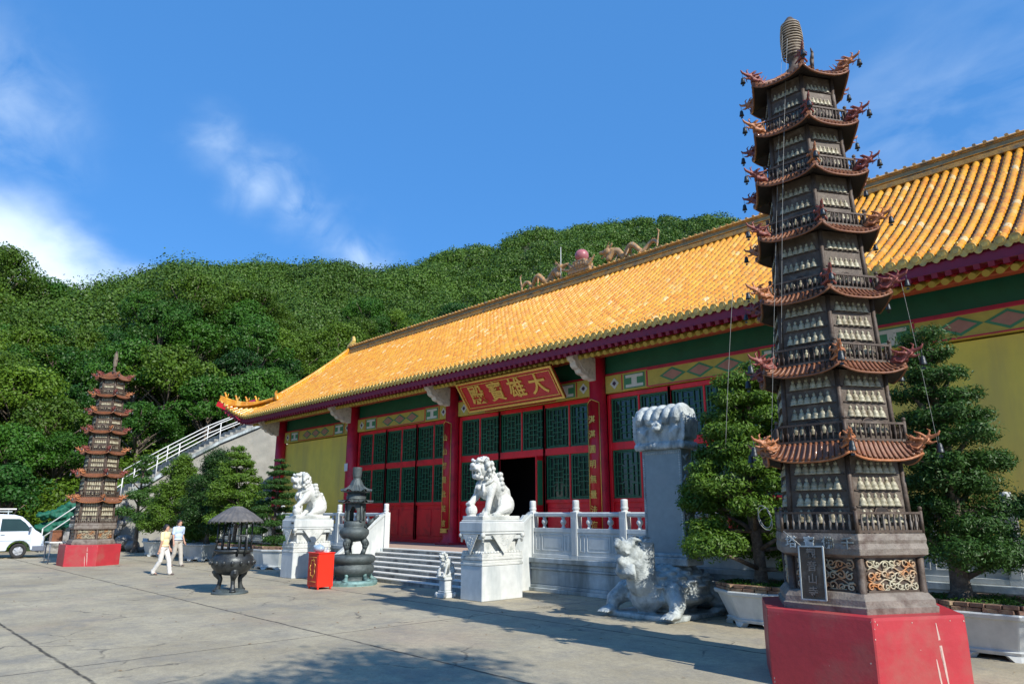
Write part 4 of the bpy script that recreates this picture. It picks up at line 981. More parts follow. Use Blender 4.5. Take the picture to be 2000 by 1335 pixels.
        for k in range(6):
            for i in range(1, n):
                p = facepos(rl, k, i/n, zf+.03); hh_ = rh_-.04; b.lathe([(.009, 0), (.016, hh_*.25), (.018, hh_*.45), (.008, hh_*.65), (.012, hh_*.85), (.010, hh_)], p, 6, caps=False)
        b.build('balusters', woodgrey if t == 0 else wood, q)
        # roof
        last = t == 6; ri = .14 if last else TR[t+1]+.14; zi = 8.56 if last else TZ[t+1]+.0; nc = 13 if not last else 11
        def rp(k, u, v):  # v 0 eave .. 1 inner
            e = abs(2*u-1); r = re+(ri-re)*v; r *= (1-.035*(1-e**2)*(1-v)); z = ze-.01+(zi-ze)*(.62*v+.38*v*v)+.095*e**3.2*(1-v)**1.5
            a = Vector(hexv(r, k)+(z,)); c = Vector(hexv(r, k+1)+(z,)); return a+(c-a)*u
        b = MB()
        for k in range(6):
            b.grid(lambda u, v, k=k: rp(k, u, v), 14, 5)
        roof = b.build('roof', terra, T)
        b = MB()
        for k in range(6):
            for i in range(nc):
                u = (i+.5)/nc; pts_ = [rp(k, u, v)+Vector((0, 0, .012)) for v in (0, .25, .5, .75, 1)]
                n_ = Vector((cos(R(60*k+30)), sin(R(60*k+30)), 0)); pts_[0] += n_*.012; b.tube(pts_, .0185, 6)
        b.build('cover_tiles', terra, roof)
        b = MB()
        for k in range(6): b.tube([rp(k, i/12, 0)+Vector((0, 0, -.012)) for i in range(13)], .017, 5)
        b.build('eave_edge', terra_or if t == 0 else terra, roof)
        b = MB()     # dark soffit
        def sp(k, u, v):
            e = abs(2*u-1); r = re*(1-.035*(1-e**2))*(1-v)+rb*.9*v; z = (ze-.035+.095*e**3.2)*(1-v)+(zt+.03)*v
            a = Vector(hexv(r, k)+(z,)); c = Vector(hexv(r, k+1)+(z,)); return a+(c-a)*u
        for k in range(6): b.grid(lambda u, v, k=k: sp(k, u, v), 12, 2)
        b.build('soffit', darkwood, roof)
        b = MB()
        for k in range(6): b.tube([rp(k, 0, v)+Vector((0, 0, .02)) for v in (0, .3, .6, 1)], [.03, .032, .032, .03], 7)
        b.build('hip_ridges', terra, roof)
        for k in range(6):
            p = rp(k, 0, 0); sc = .84 if t < 3 else .76
            sub('dragon_finial', DRG['orange' if (k+t) % 3 == 0 or t == 0 else 'red'], roof, p+Vector((-.17*cos(R(60*k)), -.17*sin(R(60*k)), .035)), R(60*k), sc)
            d_ = -.17+.43*sc; sub('wind_bell', BELL, roof, p+Vector((d_*cos(R(60*k)), d_*sin(R(60*k)), .03+.19*sc)), 0, 1.0 if t < 2 else .8)
    b = MB(); b.lathe([(.17, 8.54), (.15, 8.62), (.09, 8.68), (.075, 8.78), (.085, 8.80), (.115, 8.92), (.14, 9.06), (.145, 9.2), (.13, 9.38), (.095, 9.5), (.04, 9.58), (0, 9.6)], (0, 0, 0), 20); fn = b.build('finial', wood, T)
    b = MB()
    for i in range(13):
        z = 8.88+.047*i; r = .155*math.sin(PI*(.14+.72*((z-8.6)/1.05)))**.8+.006
        b.tube([(r*cos(2*PI*j/20), r*sin(2*PI*j/20), z) for j in range(21)], .011, 5, caps=False)
    b.build('finial_rings', bulbm, fn)
    b = MB(); b.chain([(.30, -.1, 8.5), (.31, -.11, 8.62), (.33, -.12, 8.72), (.31, -.11, 8.82)], [.03, .032, .022, .006], 6); b.build('ridge_flame', wood, T)
    return T
PG = make_pagoda('tall seven-roofed brown ceramic pagoda on a scuffed red plinth, nearest the camera', (-3.9, 9.72, 0))
# loose strings and the leaning plaque belong to the near pagoda only
PG2 = copy_tree(PG); PG2.location = (-33.6, 8.05, 0); PG2['label'] = 'smaller-looking distant brown pagoda on a red plinth, standing beside the parked white van'
[setattr(q, 'scale', (.55, .55, 1)) for q in PG2.children if q.name.startswith('finial')]; PG['group'] = PG2['group'] = 'seven-roofed pagodas flanking the forecourt'; PG2.scale = (.93, .93, .93)
b = MB(); rr = random.Random(8)
def sag(a, c, s=.1, n=14): a = Vector(a); c = Vector(c); return [a+(c-a)*i/n+Vector((s*sin(PI*i/n)*.4, -s*sin(PI*i/n), 0)) for i in range(n+1)]
b.tube(sag((-.05, -.2, 9.2), (-.42, -.98, 2.9), .12), .0028, 4); b.tube(sag((.02, -.2, 9.1), (-.2, -.9, 4.2), .25), .0028, 4); b.tube(sag((-.72, -1.12, 5.0), (-.98, -1.15, 2.9), .04), .0028, 4); b.tube(sag((1.05, .05, 5.0), (1.2, .1, 2.8), .05), .0028, 4)
for k in range(2): 
    pts_ = [(-.62+.1*math.cos(q*.5+k)+.02*k, -.95-.04*math.sin(q*.7), 1.97+.14*math.sin(q*.45+k*1.3)-.03*k) for q in range(14)]; b.tube(pts_, .005, 5)
b.build('loose_strings', stringm, PG)
PQ = thing('plaque', 'dark framed plaque with carved characters hung askew on the near pagoda stage', 'plaque', (-3.98, 8.80, 1.0))
ax = Vector((1, -.02, .02)).normalized(); up = Vector((.035, -.015, 1)).normalized(); nq = ax.cross(up)
def pq(u, v, d=0): return ax*u+up*v+nq*d
b = MB(); vs = [pq(u, v, d) for d in (-.03, 0) for u, v in ((-.15, 0), (.15, 0), (.15, .62), (-.15, .62))]; b.add(vs, [(0, 3, 2, 1), (4, 5, 6, 7), (0, 1, 5, 4), (1, 2, 6, 5), (2, 3, 7, 6), (3, 0, 4, 7)], False); b.build('board', woodface, PQ)
b = MB()
for a, c in (((-.15, 0), (.15, 0)), ((.15, 0), (.15, .62)), ((.15, .62), (-.15, .62)), ((-.15, .62), (-.15, 0))): b.bar(pq(*a, .008), pq(*c, .008), .016, .016, nq)
b.build('frame', marble_w, PQ)
for i, ch in enumerate('觀音山寺'): glyphs(ch, .125, woodgrey, 'carved_character', PQ, pq(0, .53-.148*i, .004), ax, up, .006, bold=.002)
b = MB(); b.tube([pq(-.13, .63), pq(-.34, .80)], .006, 5); b.build('hanging_cord', stringm, PQ)

# ================================================================== LIONS
def lion_mesh(name, parent, mir=1, voxel=.0125):
    b = MB(); X = lambda p: (p[0]*mir,)+tuple(p[1:]); rr = random.Random(4)
    E = lambda c, r, n=12: b.ell(X(c), r, n, 8)
    Cc = lambda ps, rs, n=10: b.chain([X(p) for p in ps], rs, n)
    b.box((0, 0, .045), (.74, 1.24, .09))
    for s in (-1, 1):
        E((s*.19, .30, .34), (.155, .27, .25)); Cc([(s*.22, .30, .28), (s*.25, .06, .2), (s*.25, -.02, .14)], [.15, .1, .075]); E((s*.25, -.07, .12), (.09, .13, .055))
        for k in range(4): E((s*.25-.06+.04*k, -.18, .11), (.024, .045, .035), 6)
    Cc([(0, .34, .42), (0, .16, .66), (0, -.06, .86)], [.24, .26, .25], 14); E((0, -.16, .72), (.25, .22, .28))
    Cc([(.17, -.14, .72), (.185, -.24, .45), (.18, -.30, .2)], [.12, .085, .075]); E((.18, -.35, .13), (.095, .13, .06))
    for k in range(4): E((.12+.042*k, -.46, .12), (.025, .05, .04), 6)
    Cc([(-.17, -.16, .74), (-.2, -.34, .52), (-.19, -.46, .42)], [.12, .09, .075]); E((-.19, -.5, .38), (.09, .11, .06))
    for k in range(4): E((-.25+.042*k, -.59, .35), (.024, .04, .04), 6)
    E((-.18, -.5, .21), (.145, .145, .145), 16)
    # head
    hy, hz_ = -.30, 1.14
    E((0, hy+.03, hz_), (.19, .19, .21), 16); E((0, hy-.18, hz_+.03), (.14, .15, .09)); E((0, hy-.34, hz_+.075), (.085, .055, .055)); Cc([(-.085, hy-.30, hz_+.0), (.085, hy-.30, hz_+.0)], [.048, .048])
    Cc([(-.06, hy-.25, hz_-.17), (.06, hy-.25, hz_-.17)], [.045, .045]); E((0, hy-.14, hz_-.20), (.11, .16, .05)); Cc([(0, hy-.1, hz_-.14), (0, hy-.22, hz_-.11)], [.05, .03])
    for s in (-1, 1):
        E((s*.09, hy-.20, hz_+.115), (.038, .035, .035), 10); Cc([(s*.03, hy-.24, hz_+.165), (s*.10, hy-.25, hz_+.195), (s*.17, hy-.15, hz_+.165)], [.03, .042, .03], 8); [Cc([(s*(.03+.035*q), hy-.30+.03*q, hz_-.045), (s*(.03+.035*q), hy-.30+.03*q, hz_-.085)], [.018, .008], 6) for q in range(3)]
        E((s*.20, hy-.03, hz_+.1), (.04, .06, .08)); Cc([(s*.12, hy-.22, hz_-.03), (s*.15, hy-.2, hz_-.12), (s*.1, hy-.22, hz_-.2)], [.03, .026, .025], 8)
    # curls over scalp, nape and cheeks
    used = []
    for i in range(700):
        a = rr.uniform(-1.0, 1.0)*PI*.92; el = rr.uniform(-.95, 1.45); d = Vector((cos(el)*sin(a), cos(el)*cos(a), sin(el)))
        if d.y < -.30 and d.z < .66: continue
        p = Vector((0, hy+.02, hz_-.02))+Vector((d.x*.262, d.y*.262, d.z*.272))
        if any((p-q).length < .088 for q in used): continue
        used.append(p); s = .052; b.ell(X(tuple(p)), s, 8, 6)
    for row in range(4):
        for k in range(7): a = -1.2+2.4*k/6; E((.27*sin(a), -.04+.25*cos(a)+.03*row, 1.02-.105*row), .058, 8)
    # collar with tassels and bell
    n = 20; b.tube([X((.245*sin(2*PI*k/n), -.22-.17*cos(2*PI*k/n), .86-.10*cos(2*PI*k/n))) for k in range(n+1)], .028, 7)
    E((0, -.43, .72), .06, 10); Cc([(.12, -.38, .78), (.15, -.40, .64), (.12, -.38, .54)], [.035, .045, .02], 8); Cc([(-.12, -.38, .78), (-.15, -.42, .62)], [.035, .03], 8)
    # tail
    Cc([(0, .52, .25), (0, .58, .45), (.03, .50, .66), (0, .44, .78)], [.06, .085, .075, .03]); 
    for k in range(7): E((.08*sin(k*1.9), .54-.02*k, .32+.07*k), .055, 8)
    return remesh(b, voxel, 0, marble_carve, name, parent, noise=.004, nscale=.04)
def stone_pedestal(label, x, y, w=.80, l=1.34):
    T = thing('lion_pedestal', label, 'pedestal', (x, y, 0), group='marble lion pedestals beside the steps')
    b = MB(); b.box((0, 0, .40), (w, l, .80)); b.build('block', marble, T, bevel=.015)
    b = MB()
    for (z0, z1, dw) in ((.80, .86, .02), (.86, .93, -.02), (.93, 1.0, .01), (1.0, 1.08, -.02)): b.box((0, 0, (z0+z1)/2), (w+dw, l+dw, z1-z0))
    b.build('moulded_base', marble_carve, T, bevel=.01)
    b = MB(); b.box((0, 0, 1.24), (w-.22, l-.3, .34)); wa = b.build('waist', marble_carve, T)
    b = MB()
    for k in range(int(w/.09)):
        for s in (-1, 1): b.ell((-w/2+.06+k*.095, s*(l/2-.05), 1.1), (.045, .05, .04), 8, 5)
    for k in range(int(l/.09)):
        for s in (-1, 1): b.ell((s*(w/2-.05), -l/2+.06+k*.095, 1.1), (.05, .045, .04), 8, 5)
    b.build('lotus_petals', marble_carve, wa)
    b = MB()
    for (z0, z1, dw) in ((1.40, 1.52, -.02), (1.52, 1.58, .06), (1.58, 1.82, .08), (1.82, 1.86, .02)): b.box((0, 0, (z0+z1)/2), (w+dw, l+dw, z1-z0))
    b.build('table', marble, T, bevel=.02)
    b = MB()     # draped triangular cloth hanging on the sides
    for s in (-1, 1):
        b.plate([(-l*.30, 1.52), (l*.30, 1.52), (0, 1.06)], (s*(w/2+.03)-(.02 if s < 0 else 0), 0, 0), (0, 1, 0), (0, 0, 1), (.022, 0, 0))
        b.plate([(-w*.34, 1.52), (w*.34, 1.52), (0, 1.06)], (0, s*(l/2+.03)-(.02 if s < 0 else 0), 0), (1, 0, 0), (0, 0, 1), (0, .022, 0))
    cl = b.build('draped_cloth', marble_carve, T)
    b = MB(); rr = random.Random(2)
    for s in (-1, 1):
        for k in range(9):
            a = 2*PI*k/9; c = (s*(w/2+.046), .13*cos(a)*(.5+.5*(k % 2)), 1.36+.09*sin(a)); b.ell(c, (.012, .028, .028), 6, 5)
            c = (.10*cos(a)*(.5+.5*(k % 2)), s*(l/2+.046), 1.36+.09*sin(a)); b.ell(c, (.028, .012, .028), 6, 5)
    for s in (-1, 1):
        for c in (-1, 1): b.cap((s*(w/2-.02), c*(l/2-.03), 1.58), (s*(w/2-.01), c*(l/2-.02), 1.36), .05, .03, 8); b.ell((s*(w/2), c*(l/2-.01), 1.5), .065, 8, 6)
    b.build('carved_ornament', marble_carve, cl); return T
stone_pedestal('carved white marble pedestal to the right of the steps, carrying a lion', -13.5, 12.13)
stone_pedestal('carved white marble pedestal left of the steps, half hidden by the red box', -22.3, 11.75)
LR = thing('stone_lion', 'curly-maned white marble lion right of the steps with paw on a ball', 'lion statue', (-13.5, 12.10, 1.86), group='marble guardian lions on pedestals')
lion_mesh('carved_lion', LR, 1); LR.scale = (1.03, 1, 1.09)
LL = thing('stone_lion', 'white marble lion left of the steps, seated behind the green bronze furnace', 'lion statue', (-22.3, 11.72, 1.86), group='marble guardian lions on pedestals')
lion_mesh('carved_lion', LL, -1, .02); LL.scale = (1.03, 1, 1.07)
b = MB(); b.box((0, 0, 0), (.16, .012, .06)); q = b.build('name_plate', bronze_dk, None); q.location = (-22.0, 11.04, 1.72); tag(q, 'tiny dark plate fixed on the left lion pedestal rim', 'plate')
# small lion newel at the foot of the steps
SL = thing('small_lion_post', 'knee-high carved white lion on a square stand at the foot of the steps', 'lion statue', (-14.42, 11.42, 0))
b = MB()
for (z0, z1, w) in ((0, .12, .34), (.12, .17, .28), (.17, .42, .24), (.42, .50, .32)): b.box((0, 0, (z0+z1)/2), (w, w, z1-z0))
b.build('stand', marble, SL, bevel=.015)
b = MB(); o = lion_mesh('carved_lion', SL, 1, .03); o.scale = (.42, .36, .42); o.location = (0, 0.02, .49)
for k, (dx, dz, r) in enumerate(((-.17, .1, .05), (.17, .1, .05), (-.17, .16, .035), (.17, .16, .035))):
    pass
b = MB()
for sx in (-1, 1):
    for sy in (-1, 1): b.ell((sx*.16, sy*.16, .07), (.05, .05, .07), 8, 6)
b.build('scroll_feet', marble_carve, SL)

# ================================================================== TORTOISE AND STELE
TT = thing('stone_tortoise', 'weathered marble dragon-headed tortoise crouching with open jaws and clawed feet', 'tortoise statue', (-8.9, 12.9, 0)); TT.scale = (.95, 1.02, .97)
b = MB(); rr = random.Random(6)
b.box((0, .1, .05), (1.7, 2.2, .10))
b.ell((0, .12, .55), (.78, 1.0, .50), 24, 14); b.ell((0, .12, .38), (.86, 1.08, .2), 24, 10)          # carapace and rim
b.chain([(0, -.55, .5), (0, -.85, .72), (0, -1.02, 1.05)], [.36, .33, .26], 14); b.ell((0, -.72, .45), (.40, .30, .36), 14, 10)
for s in (-1, 1):
    b.chain([(s*.62, -.62, .5), (s*.80, -.80, .32), (s*.80, -.88, .16)], [.22, .17, .13], 10); b.ell((s*.80, -.98, .13), (.17, .2, .08), 10, 6)
    for k in range(5): b.cap((s*.80-.12+.06*k, -1.08, .13), (s*.80-.13+.065*k, -1.2, .09), .036, .018, 6)
    b.chain([(s*.66, .72, .42), (s*.84, .8, .28), (s*.82, .70, .16)], [.24, .18, .13], 10); b.ell((s*.84, .58, .13), (.15, .2, .07), 10, 6)
    for k in range(5): b.cap((s*.84-.1+.05*k, .44, .12), (s*.84-.1+.05*k, .36, .09), .03, .016, 6)
# head
hy, hz_ = -1.12, 1.28
b.ell((0, hy, hz_), (.22, .27, .2), 14, 10); b.chain([(0, hy-.15, hz_+.10), (0, hy-.36, hz_+.14), (0, hy-.48, hz_+.19)], [.17, .13, .08], 10); b.chain([(0, hy-.1, hz_-.14), (0, hy-.3, hz_-.17), (0, hy-.42, hz_-.13)], [.15, .12, .07], 10)
b.ell((0, hy-.46, hz_+.26), (.10, .06, .06), 8, 6); b.chain([(0, hy-.12, hz_-.02), (0, hy-.34, hz_-.05)], [.07, .04], 8)
for s in (-1, 1):
    b.ell((s*.13, hy-.16, hz_+.2), (.06, .07, .06), 8, 6); b.chain([(s*.06, hy-.2, hz_+.26), (s*.16, hy-.14, hz_+.3), (s*.22, hy-.0, hz_+.26)], [.035, .04, .03], 7)
    b.chain([(s*.1, hy-.0, hz_+.24), (s*.15, hy+.22, hz_+.33), (s*.14, hy+.42, hz_+.3)], [.05, .04, .02], 7)
    for k in range(5): b.cap((s*.13, hy-.16-.06*k, hz_+.02), (s*.125, hy-.16-.06*k, hz_-.04), .02, .008, 5)
    for k in range(9):
        z = hz_+.22-.075*k; b.chain([(s*.2, hy+.1, z), (s*.28, hy+.26, z-.01), (s*.22, hy+.42, z-.06)], [.05, .042, .02], 7)
for k in range(9): a = -1.2+2.4*k/8; b.chain([(.20*sin(a), hy-.2-.1*cos(a), hz_-.22), (.24*sin(a), hy-.2-.13*cos(a), hz_-.36), (.2*sin(a), hy-.12-.1*cos(a), hz_-.5)], [.045, .035, .014], 7)
for k in range(6): b.ell((0, hy+.1+.09*k, hz_+.2-.045*k), (.05, .05, .07), 7, 5)
# plates of the shell
for i in range(7):
    for j in range(12):
        a = 2*PI*(j+.5*(i % 2))/12; e = .15+i*.2; p = (.78*cos(e)*cos(a), .12+1.0*cos(e)*sin(a), .55+.5*sin(e)); b.ell(p, (.10*cos(e)+.03, .12*cos(e)+.03, .035), 7, 5)
b.chain([(0, 1.1, .35), (.2, 1.2, .3), (.45, 1.1, .3)], [.12, .09, .04], 8)
remesh(b, .024, 1, marble_dk, 'carved_tortoise', TT, noise=.012, nscale=.08)
ST = thing('stele', 'tall blank grey stone tablet with coiled dragon capital, borne by the tortoise', 'stele', (-8.85, 13.02, 1.0))
b = MB(); b.box((0, 0, .06), (1.16, .62, .16)); b.box((0, 0, .17), (1.08, .52, .08)); b.build('foot', marble_dk, ST, bevel=.02)
b = MB(); b.box((0, 0, 1.25), (1.0, .40, 2.2)); sl = b.build('slab', stele_face, ST, bevel=.01)
b = MB(); rr = random.Random(12)
for s in (-1, 1):
    for k in range(26):
        z = .25+2.0*k/26; b.cap((s*.5, -.14+.28*rr.random(), z), (s*.505, -.14+.28*rr.random(), z+.1), .028, .02, 6)
for k in range(40):
    z = .22+2.05*k/40
    for s in (-1, 1): b.ell((s*.455, -.202, z), (.032, .012, .024), 6, 4)
for k in range(22): b.ell((-.45+.9*k/21, -.202, 2.28), (.022, .012, .032), 6, 4)
b.build('carved_border', marble_dk, sl)
b = MB(); b.box((0, 0, 2.42), (1.20, .56, .14)); 
for k in range(13):
    for s in (-1, 1): b.ell((-.58+1.16*k/12, s*.27, 2.42), (.06, .05, .085), 8, 6)
for k in range(6):
    for s in (-1, 1): b.ell((s*.59, -.25+.1*k, 2.42), (.05, .06, .085), 8, 6)
b.box((0, 0, 2.85), (1.12, .48, .76)); rr = random.Random(14)
for k in range(5):     # arched coils over the top
    x = -.46+.23*k
    b.tube([(x, -.25*cos(PI*i/10)*1.12, 2.98+.27*sin(PI*i/10)) for i in range(11)], .098, 10); b.ell((x, -.27, 2.98), (.095, .08, .12), 10, 8); b.ell((x, .27, 2.98), (.095, .08, .12), 10, 8)
for s in (-1, 1):
    for k in range(6): b.chain([(s*.54, -.22+.09*k, 3.18), (s*.62, -.22+.09*k, 2.95), (s*.58, -.2+.09*k, 2.6)], [.06, .065, .04], 8)
    for k in range(7): b.cap((s*.60, -.24, 2.55+.07*k), (s*.66, -.27, 2.63+.08*k), .045, .02, 6)
    for k in range(4): b.chain([(s*.30+.04*k*s, -.26, 2.56), (s*(.34+.05*k), -.29, 2.68+.03*k), (s*(.28+.05*k), -.27, 2.80+.03*k)], [.045, .05, .02], 7)
b.ell((0, -.29, 2.84), (.15, .1, .13), 12, 8); b.ell((0, -.36, 2.78), (.11, .07, .06), 10, 6)
for s in (-1, 1): b.ell((s*.07, -.37, 2.88), .035, 8, 6); b.chain([(s*.1, -.3, 2.92), (s*.2, -.3, 2.98)], [.04, .015], 6)
remesh(b, .018, 1, marble_dk, 'dragon_capital', ST, noise=.006, nscale=.05)

# ================================================================== BRONZES
FU = thing('incense_furnace', 'tall grey-green bronze incense furnace with two flared roofs on a round base', 'incense furnace', (-18.95, 11.5, 0)); FU.scale = (.9, .9, 1)
b = MB(); b.lathe([(.80, 0), (.82, .03), (.82, .12), (.76, .14)], (0, 0, 0), 40); b.build('ground_ring', verdi, FU)
for k in range(6):
    a = 2*PI*k/6+.2; b = MB(); b.chain([(.68*cos(a), .68*sin(a), .13), (.60*cos(a), .60*sin(a), .22), (.58*cos(a), .58*sin(a), .32)], [.09, .055, .07], 8); b.ell((.72*cos(a), .72*sin(a), .15), (.11, .11, .04), 8, 6); b.build('foot', verdi, FU)
b = MB(); b.lathe([(.5, .13), (.56, .28), (.66, .33), (.70, .42), (.68, .52), (.60, .58), (.60, .60), (.68, .63), (.72, .70), (.70, .80), (.62, .84), (.0, .85)], (0, 0, 0), 40, ripple=.012, rn=20); b.build('drum_base', bronze_gn, FU)
for k in range(3):
    a = 2*PI*k/3-1.2; b = MB(); b.chain([(.30*cos(a), .30*sin(a), .85), (.36*cos(a), .36*sin(a), 1.0), (.38*cos(a), .38*sin(a), 1.16), (.30*cos(a), .30*sin(a), 1.28)], [.08, .075, .12, .11], 10); b.ell((.44*cos(a), .44*sin(a), 1.16), (.07, .07, .08), 8, 6); b.build('leg', bronze_gn, FU)
b = MB(); b.lathe([(.0, 1.2), (.2, 1.22), (.40, 1.32), (.48, 1.44), (.47, 1.54), (.40, 1.60), (.34, 1.62), (.36, 1.66), (.35, 1.78), (.33, 1.80)], (0, 0, 0), 36, ripple=.01, rn=18); b.build('bowl', bronze_gn, FU)
# fire chamber with arched openings
b = MB(); z0, z1 = 1.80, 2.32; r = .33; nseg = 48
def chamber(b):
    vs = []; fs = []; H_ = 10
    for i in range(nseg):
        for j in range(H_+1): vs.append((r*cos(2*PI*i/nseg), r*sin(2*PI*i/nseg), z0+(z1-z0)*j/H_))
    for i in range(nseg):
        for j in range(H_):
            u = ((i+.5) % 12)/12; open_ = abs(u-.5) < (.26 if j < 6 else (.20 if j < 7 else .10)) and j < 8
            if not open_: fs.append((i*(H_+1)+j, ((i+1) % nseg)*(H_+1)+j, ((i+1) % nseg)*(H_+1)+j+1, i*(H_+1)+j+1))
    b.add(vs, fs, True)
chamber(b); ch = b.build('fire_chamber', bronze_gn, FU); sm = ch.modifiers.new('s', 'SOLIDIFY'); sm.thickness = .03
for k in range(4):
    a = PI/2*k+PI/4+PI/4; b = MB(); pts_ = [(.37*cos(a), .37*sin(a), 1.8), (.37*cos(a), .37*sin(a), 2.30)]; b.tube(pts_, .03, 8)
    b.lathe([(.05, 0), (.035, .03)], (.37*cos(a), .37*sin(a), 1.8), 10); b.build('pillar', bronze_gn, FU)
b = MB(); b.chain([(.34, .25, 1.66), (.52, .40, 1.86), (.62, .5, 1.95)], [.07, .05, .03], 8); b.build('dragon_handle', bronze_gn, FU)
def flared_roof(z, r, h, rin, n=12):
    b = MB(); nn_ = n*6
    vs = []; fs = []; lev = [(1., 0), (.97, .03), (.82, .09), (.62, .26), (.45, .5), (rin/r, 1)]
    for (q, zz) in lev:
        for j in range(nn_):
            a = 2*PI*j/nn_; w = abs(cos(n/2*a)); s = q*r*(1+(.05*(1-zz)*abs(cos(3*a))**3)); vs.append((s*cos(a), s*sin(a), z+h*zz+.022*w*(1 if zz < .9 else 0)+(.05*abs(cos(3*a))**6)*(1-zz)**4))
    m_ = len(lev)
    for i in range(m_-1):
        for j in range(nn_): fs.append((i*nn_+j, i*nn_+(j+1) % nn_, (i+1)*nn_+(j+1) % nn_, (i+1)*nn_+j))
    b.add(vs, fs, True); 
    for j in range(n*2): a = 2*PI*j/(n*2); b.tube([(r*cos(a)*1.01, r*sin(a)*1.01, z+.015), (r*.62*cos(a), r*.62*sin(a), z+h*.27+.015), (r*.45*cos(a), r*.45*sin(a), z+h*.5+.015)], .014, 5)
    return b
b = flared_roof(2.34, .56, .16, .30); b.lathe([(.56, 2.34), (.3, 2.30)], (0, 0, 0), 30, caps=False); b.build('lower_roof', bronze_gn, FU)
b = MB(); b.lathe([(.31, 2.44), (.33, 2.5), (.30, 2.56), (.29, 2.66)], (0, 0, 0), 30); b.build('collar', bronze_gn, FU)
b = flared_roof(2.66, .50, .34, .16); b.lathe([(.50, 2.66), (.28, 2.62)], (0, 0, 0), 30, caps=False); b.build('upper_roof', bronze_gn, FU)
b = MB(); b.lathe([(.16, 2.98), (.13, 3.02), (.125, 3.08), (.15, 3.10), (.14, 3.14), (.155, 3.18), (.155, 3.36), (.16, 3.38), (.10, 3.385)], (0, 0, 0), 20); b.build('chimney', bronze_gn, FU)

BU = thing('incense_burner', 'dark bronze incense burner on three legs under a ribbed canopy', 'incense burner', (-19.05, 7.95, 0))
b = MB(); b.lathe([(.44, 0), (.46, .02), (.44, .05), (.36, .055), (.35, .10), (.30, .11)], (0, 0, 0), 36); b.build('ground_disc', bronze_gn, BU)
for k in range(3):
    a = 2*PI*k/3-PI/2-.75; b = MB(); b.chain([(.34*cos(a), .34*sin(a), .10), (.30*cos(a), .30*sin(a), .22), (.28*cos(a), .28*sin(a), .36), (.38*cos(a), .38*sin(a), .50), (.36*cos(a), .36*sin(a), .62)], [.075, .055, .06, .105, .11], 10)
    b.ell((.38*cos(a), .38*sin(a), .08), (.09, .09, .045), 8, 6); b.ell((.47*cos(a), .47*sin(a), .53), .05, 8, 6); o = remesh(b, .014, 1, bronze_dk, 'leg', BU)
b = MB(); b.lathe([(.0, .44), (.2, .46), (.40, .54), (.52, .68), (.545, .80), (.50, .92), (.43, .98), (.42, 1.02), (.48, 1.04), (.49, 1.10), (.44, 1.105), (.40, 1.04), (.0, 1.02)], (0, 0, 0), 44); bw = b.build('bowl', bronze_dk, BU)
b = MB(); b.lathe([(.40, 1.03), (.0, 1.07)], (0, 0, 0), 24); b.build('ash', soil, bw)
b = MB()
for k in range(16): a = 2*PI*k/16; b.ell((.545*cos(a), .545*sin(a), .78), (.045, .045, .06), 8, 6)
b.build('bosses', bronze_dk, bw)
for k in range(6):
    a = 2*PI*k/6+.3; b = MB(); b.tube([(.44*cos(a), .44*sin(a), 1.05), (.42*cos(a), .42*sin(a), 1.86)], .024, 8); b.tube([(.42*cos(a), .42*sin(a), 1.86), (.60*cos(a), .60*sin(a), 1.80)], .016, 6); b.tube([(.44*cos(a), .44*sin(a), 1.3), (.44*cos(a), .44*sin(a), 1.34)], .036, 8); b.build('canopy_post', bronze_dk, BU)
for sgn in (-1, 1):
    b = MB(); b.tube([(sgn*.47, .1, .96), (sgn*.56, .1, 1.15), (sgn*.55, .1, 1.4), (sgn*.5, .1, 1.46), (sgn*.5, -.1, 1.46), (sgn*.55, -.1, 1.4), (sgn*.56, -.1, 1.15), (sgn*.47, -.1, .96)], .028, 7); b.build('handle', bronze_dk, BU)
b = MB(); n = 24
lev = [(.68, 1.80), (.66, 1.83), (.53, 1.93), (.38, 2.04), (.24, 2.13), (.11, 2.2), (.0, 2.21)]; vs = []; fs = []
for (q, z) in lev:
    for j in range(n*4): a = 2*PI*j/(n*4); w = .5+.5*cos(n*a); vs.append((q*(1+.04*(w-.5))*cos(a), q*(1+.04*(w-.5))*sin(a), z+.022*w*(q/.8)))
for i in range(len(lev)-1):
    for j in range(n*4): fs.append((i*n*4+j, i*n*4+(j+1) % (n*4), (i+1)*n*4+(j+1) % (n*4), (i+1)*n*4+j))
b.add(vs, fs, True); cn = b.build('canopy', M('canopy_metal', (.10, .095, .09), .6, .25, 7, .4, 30, c2=(.18, .16, .14), c2amt=.5, c2scale=4), BU); sd_ = cn.modifiers.new('s', 'SOLIDIFY'); sd_.thickness = .015
b = MB()
for k in range(24): a = 2*PI*k/24; b.ell((.675*cos(a), .675*sin(a), 1.785), (.03, .03, .035), 6, 5)
b.build('drip_edge', bronze_dk, cn)

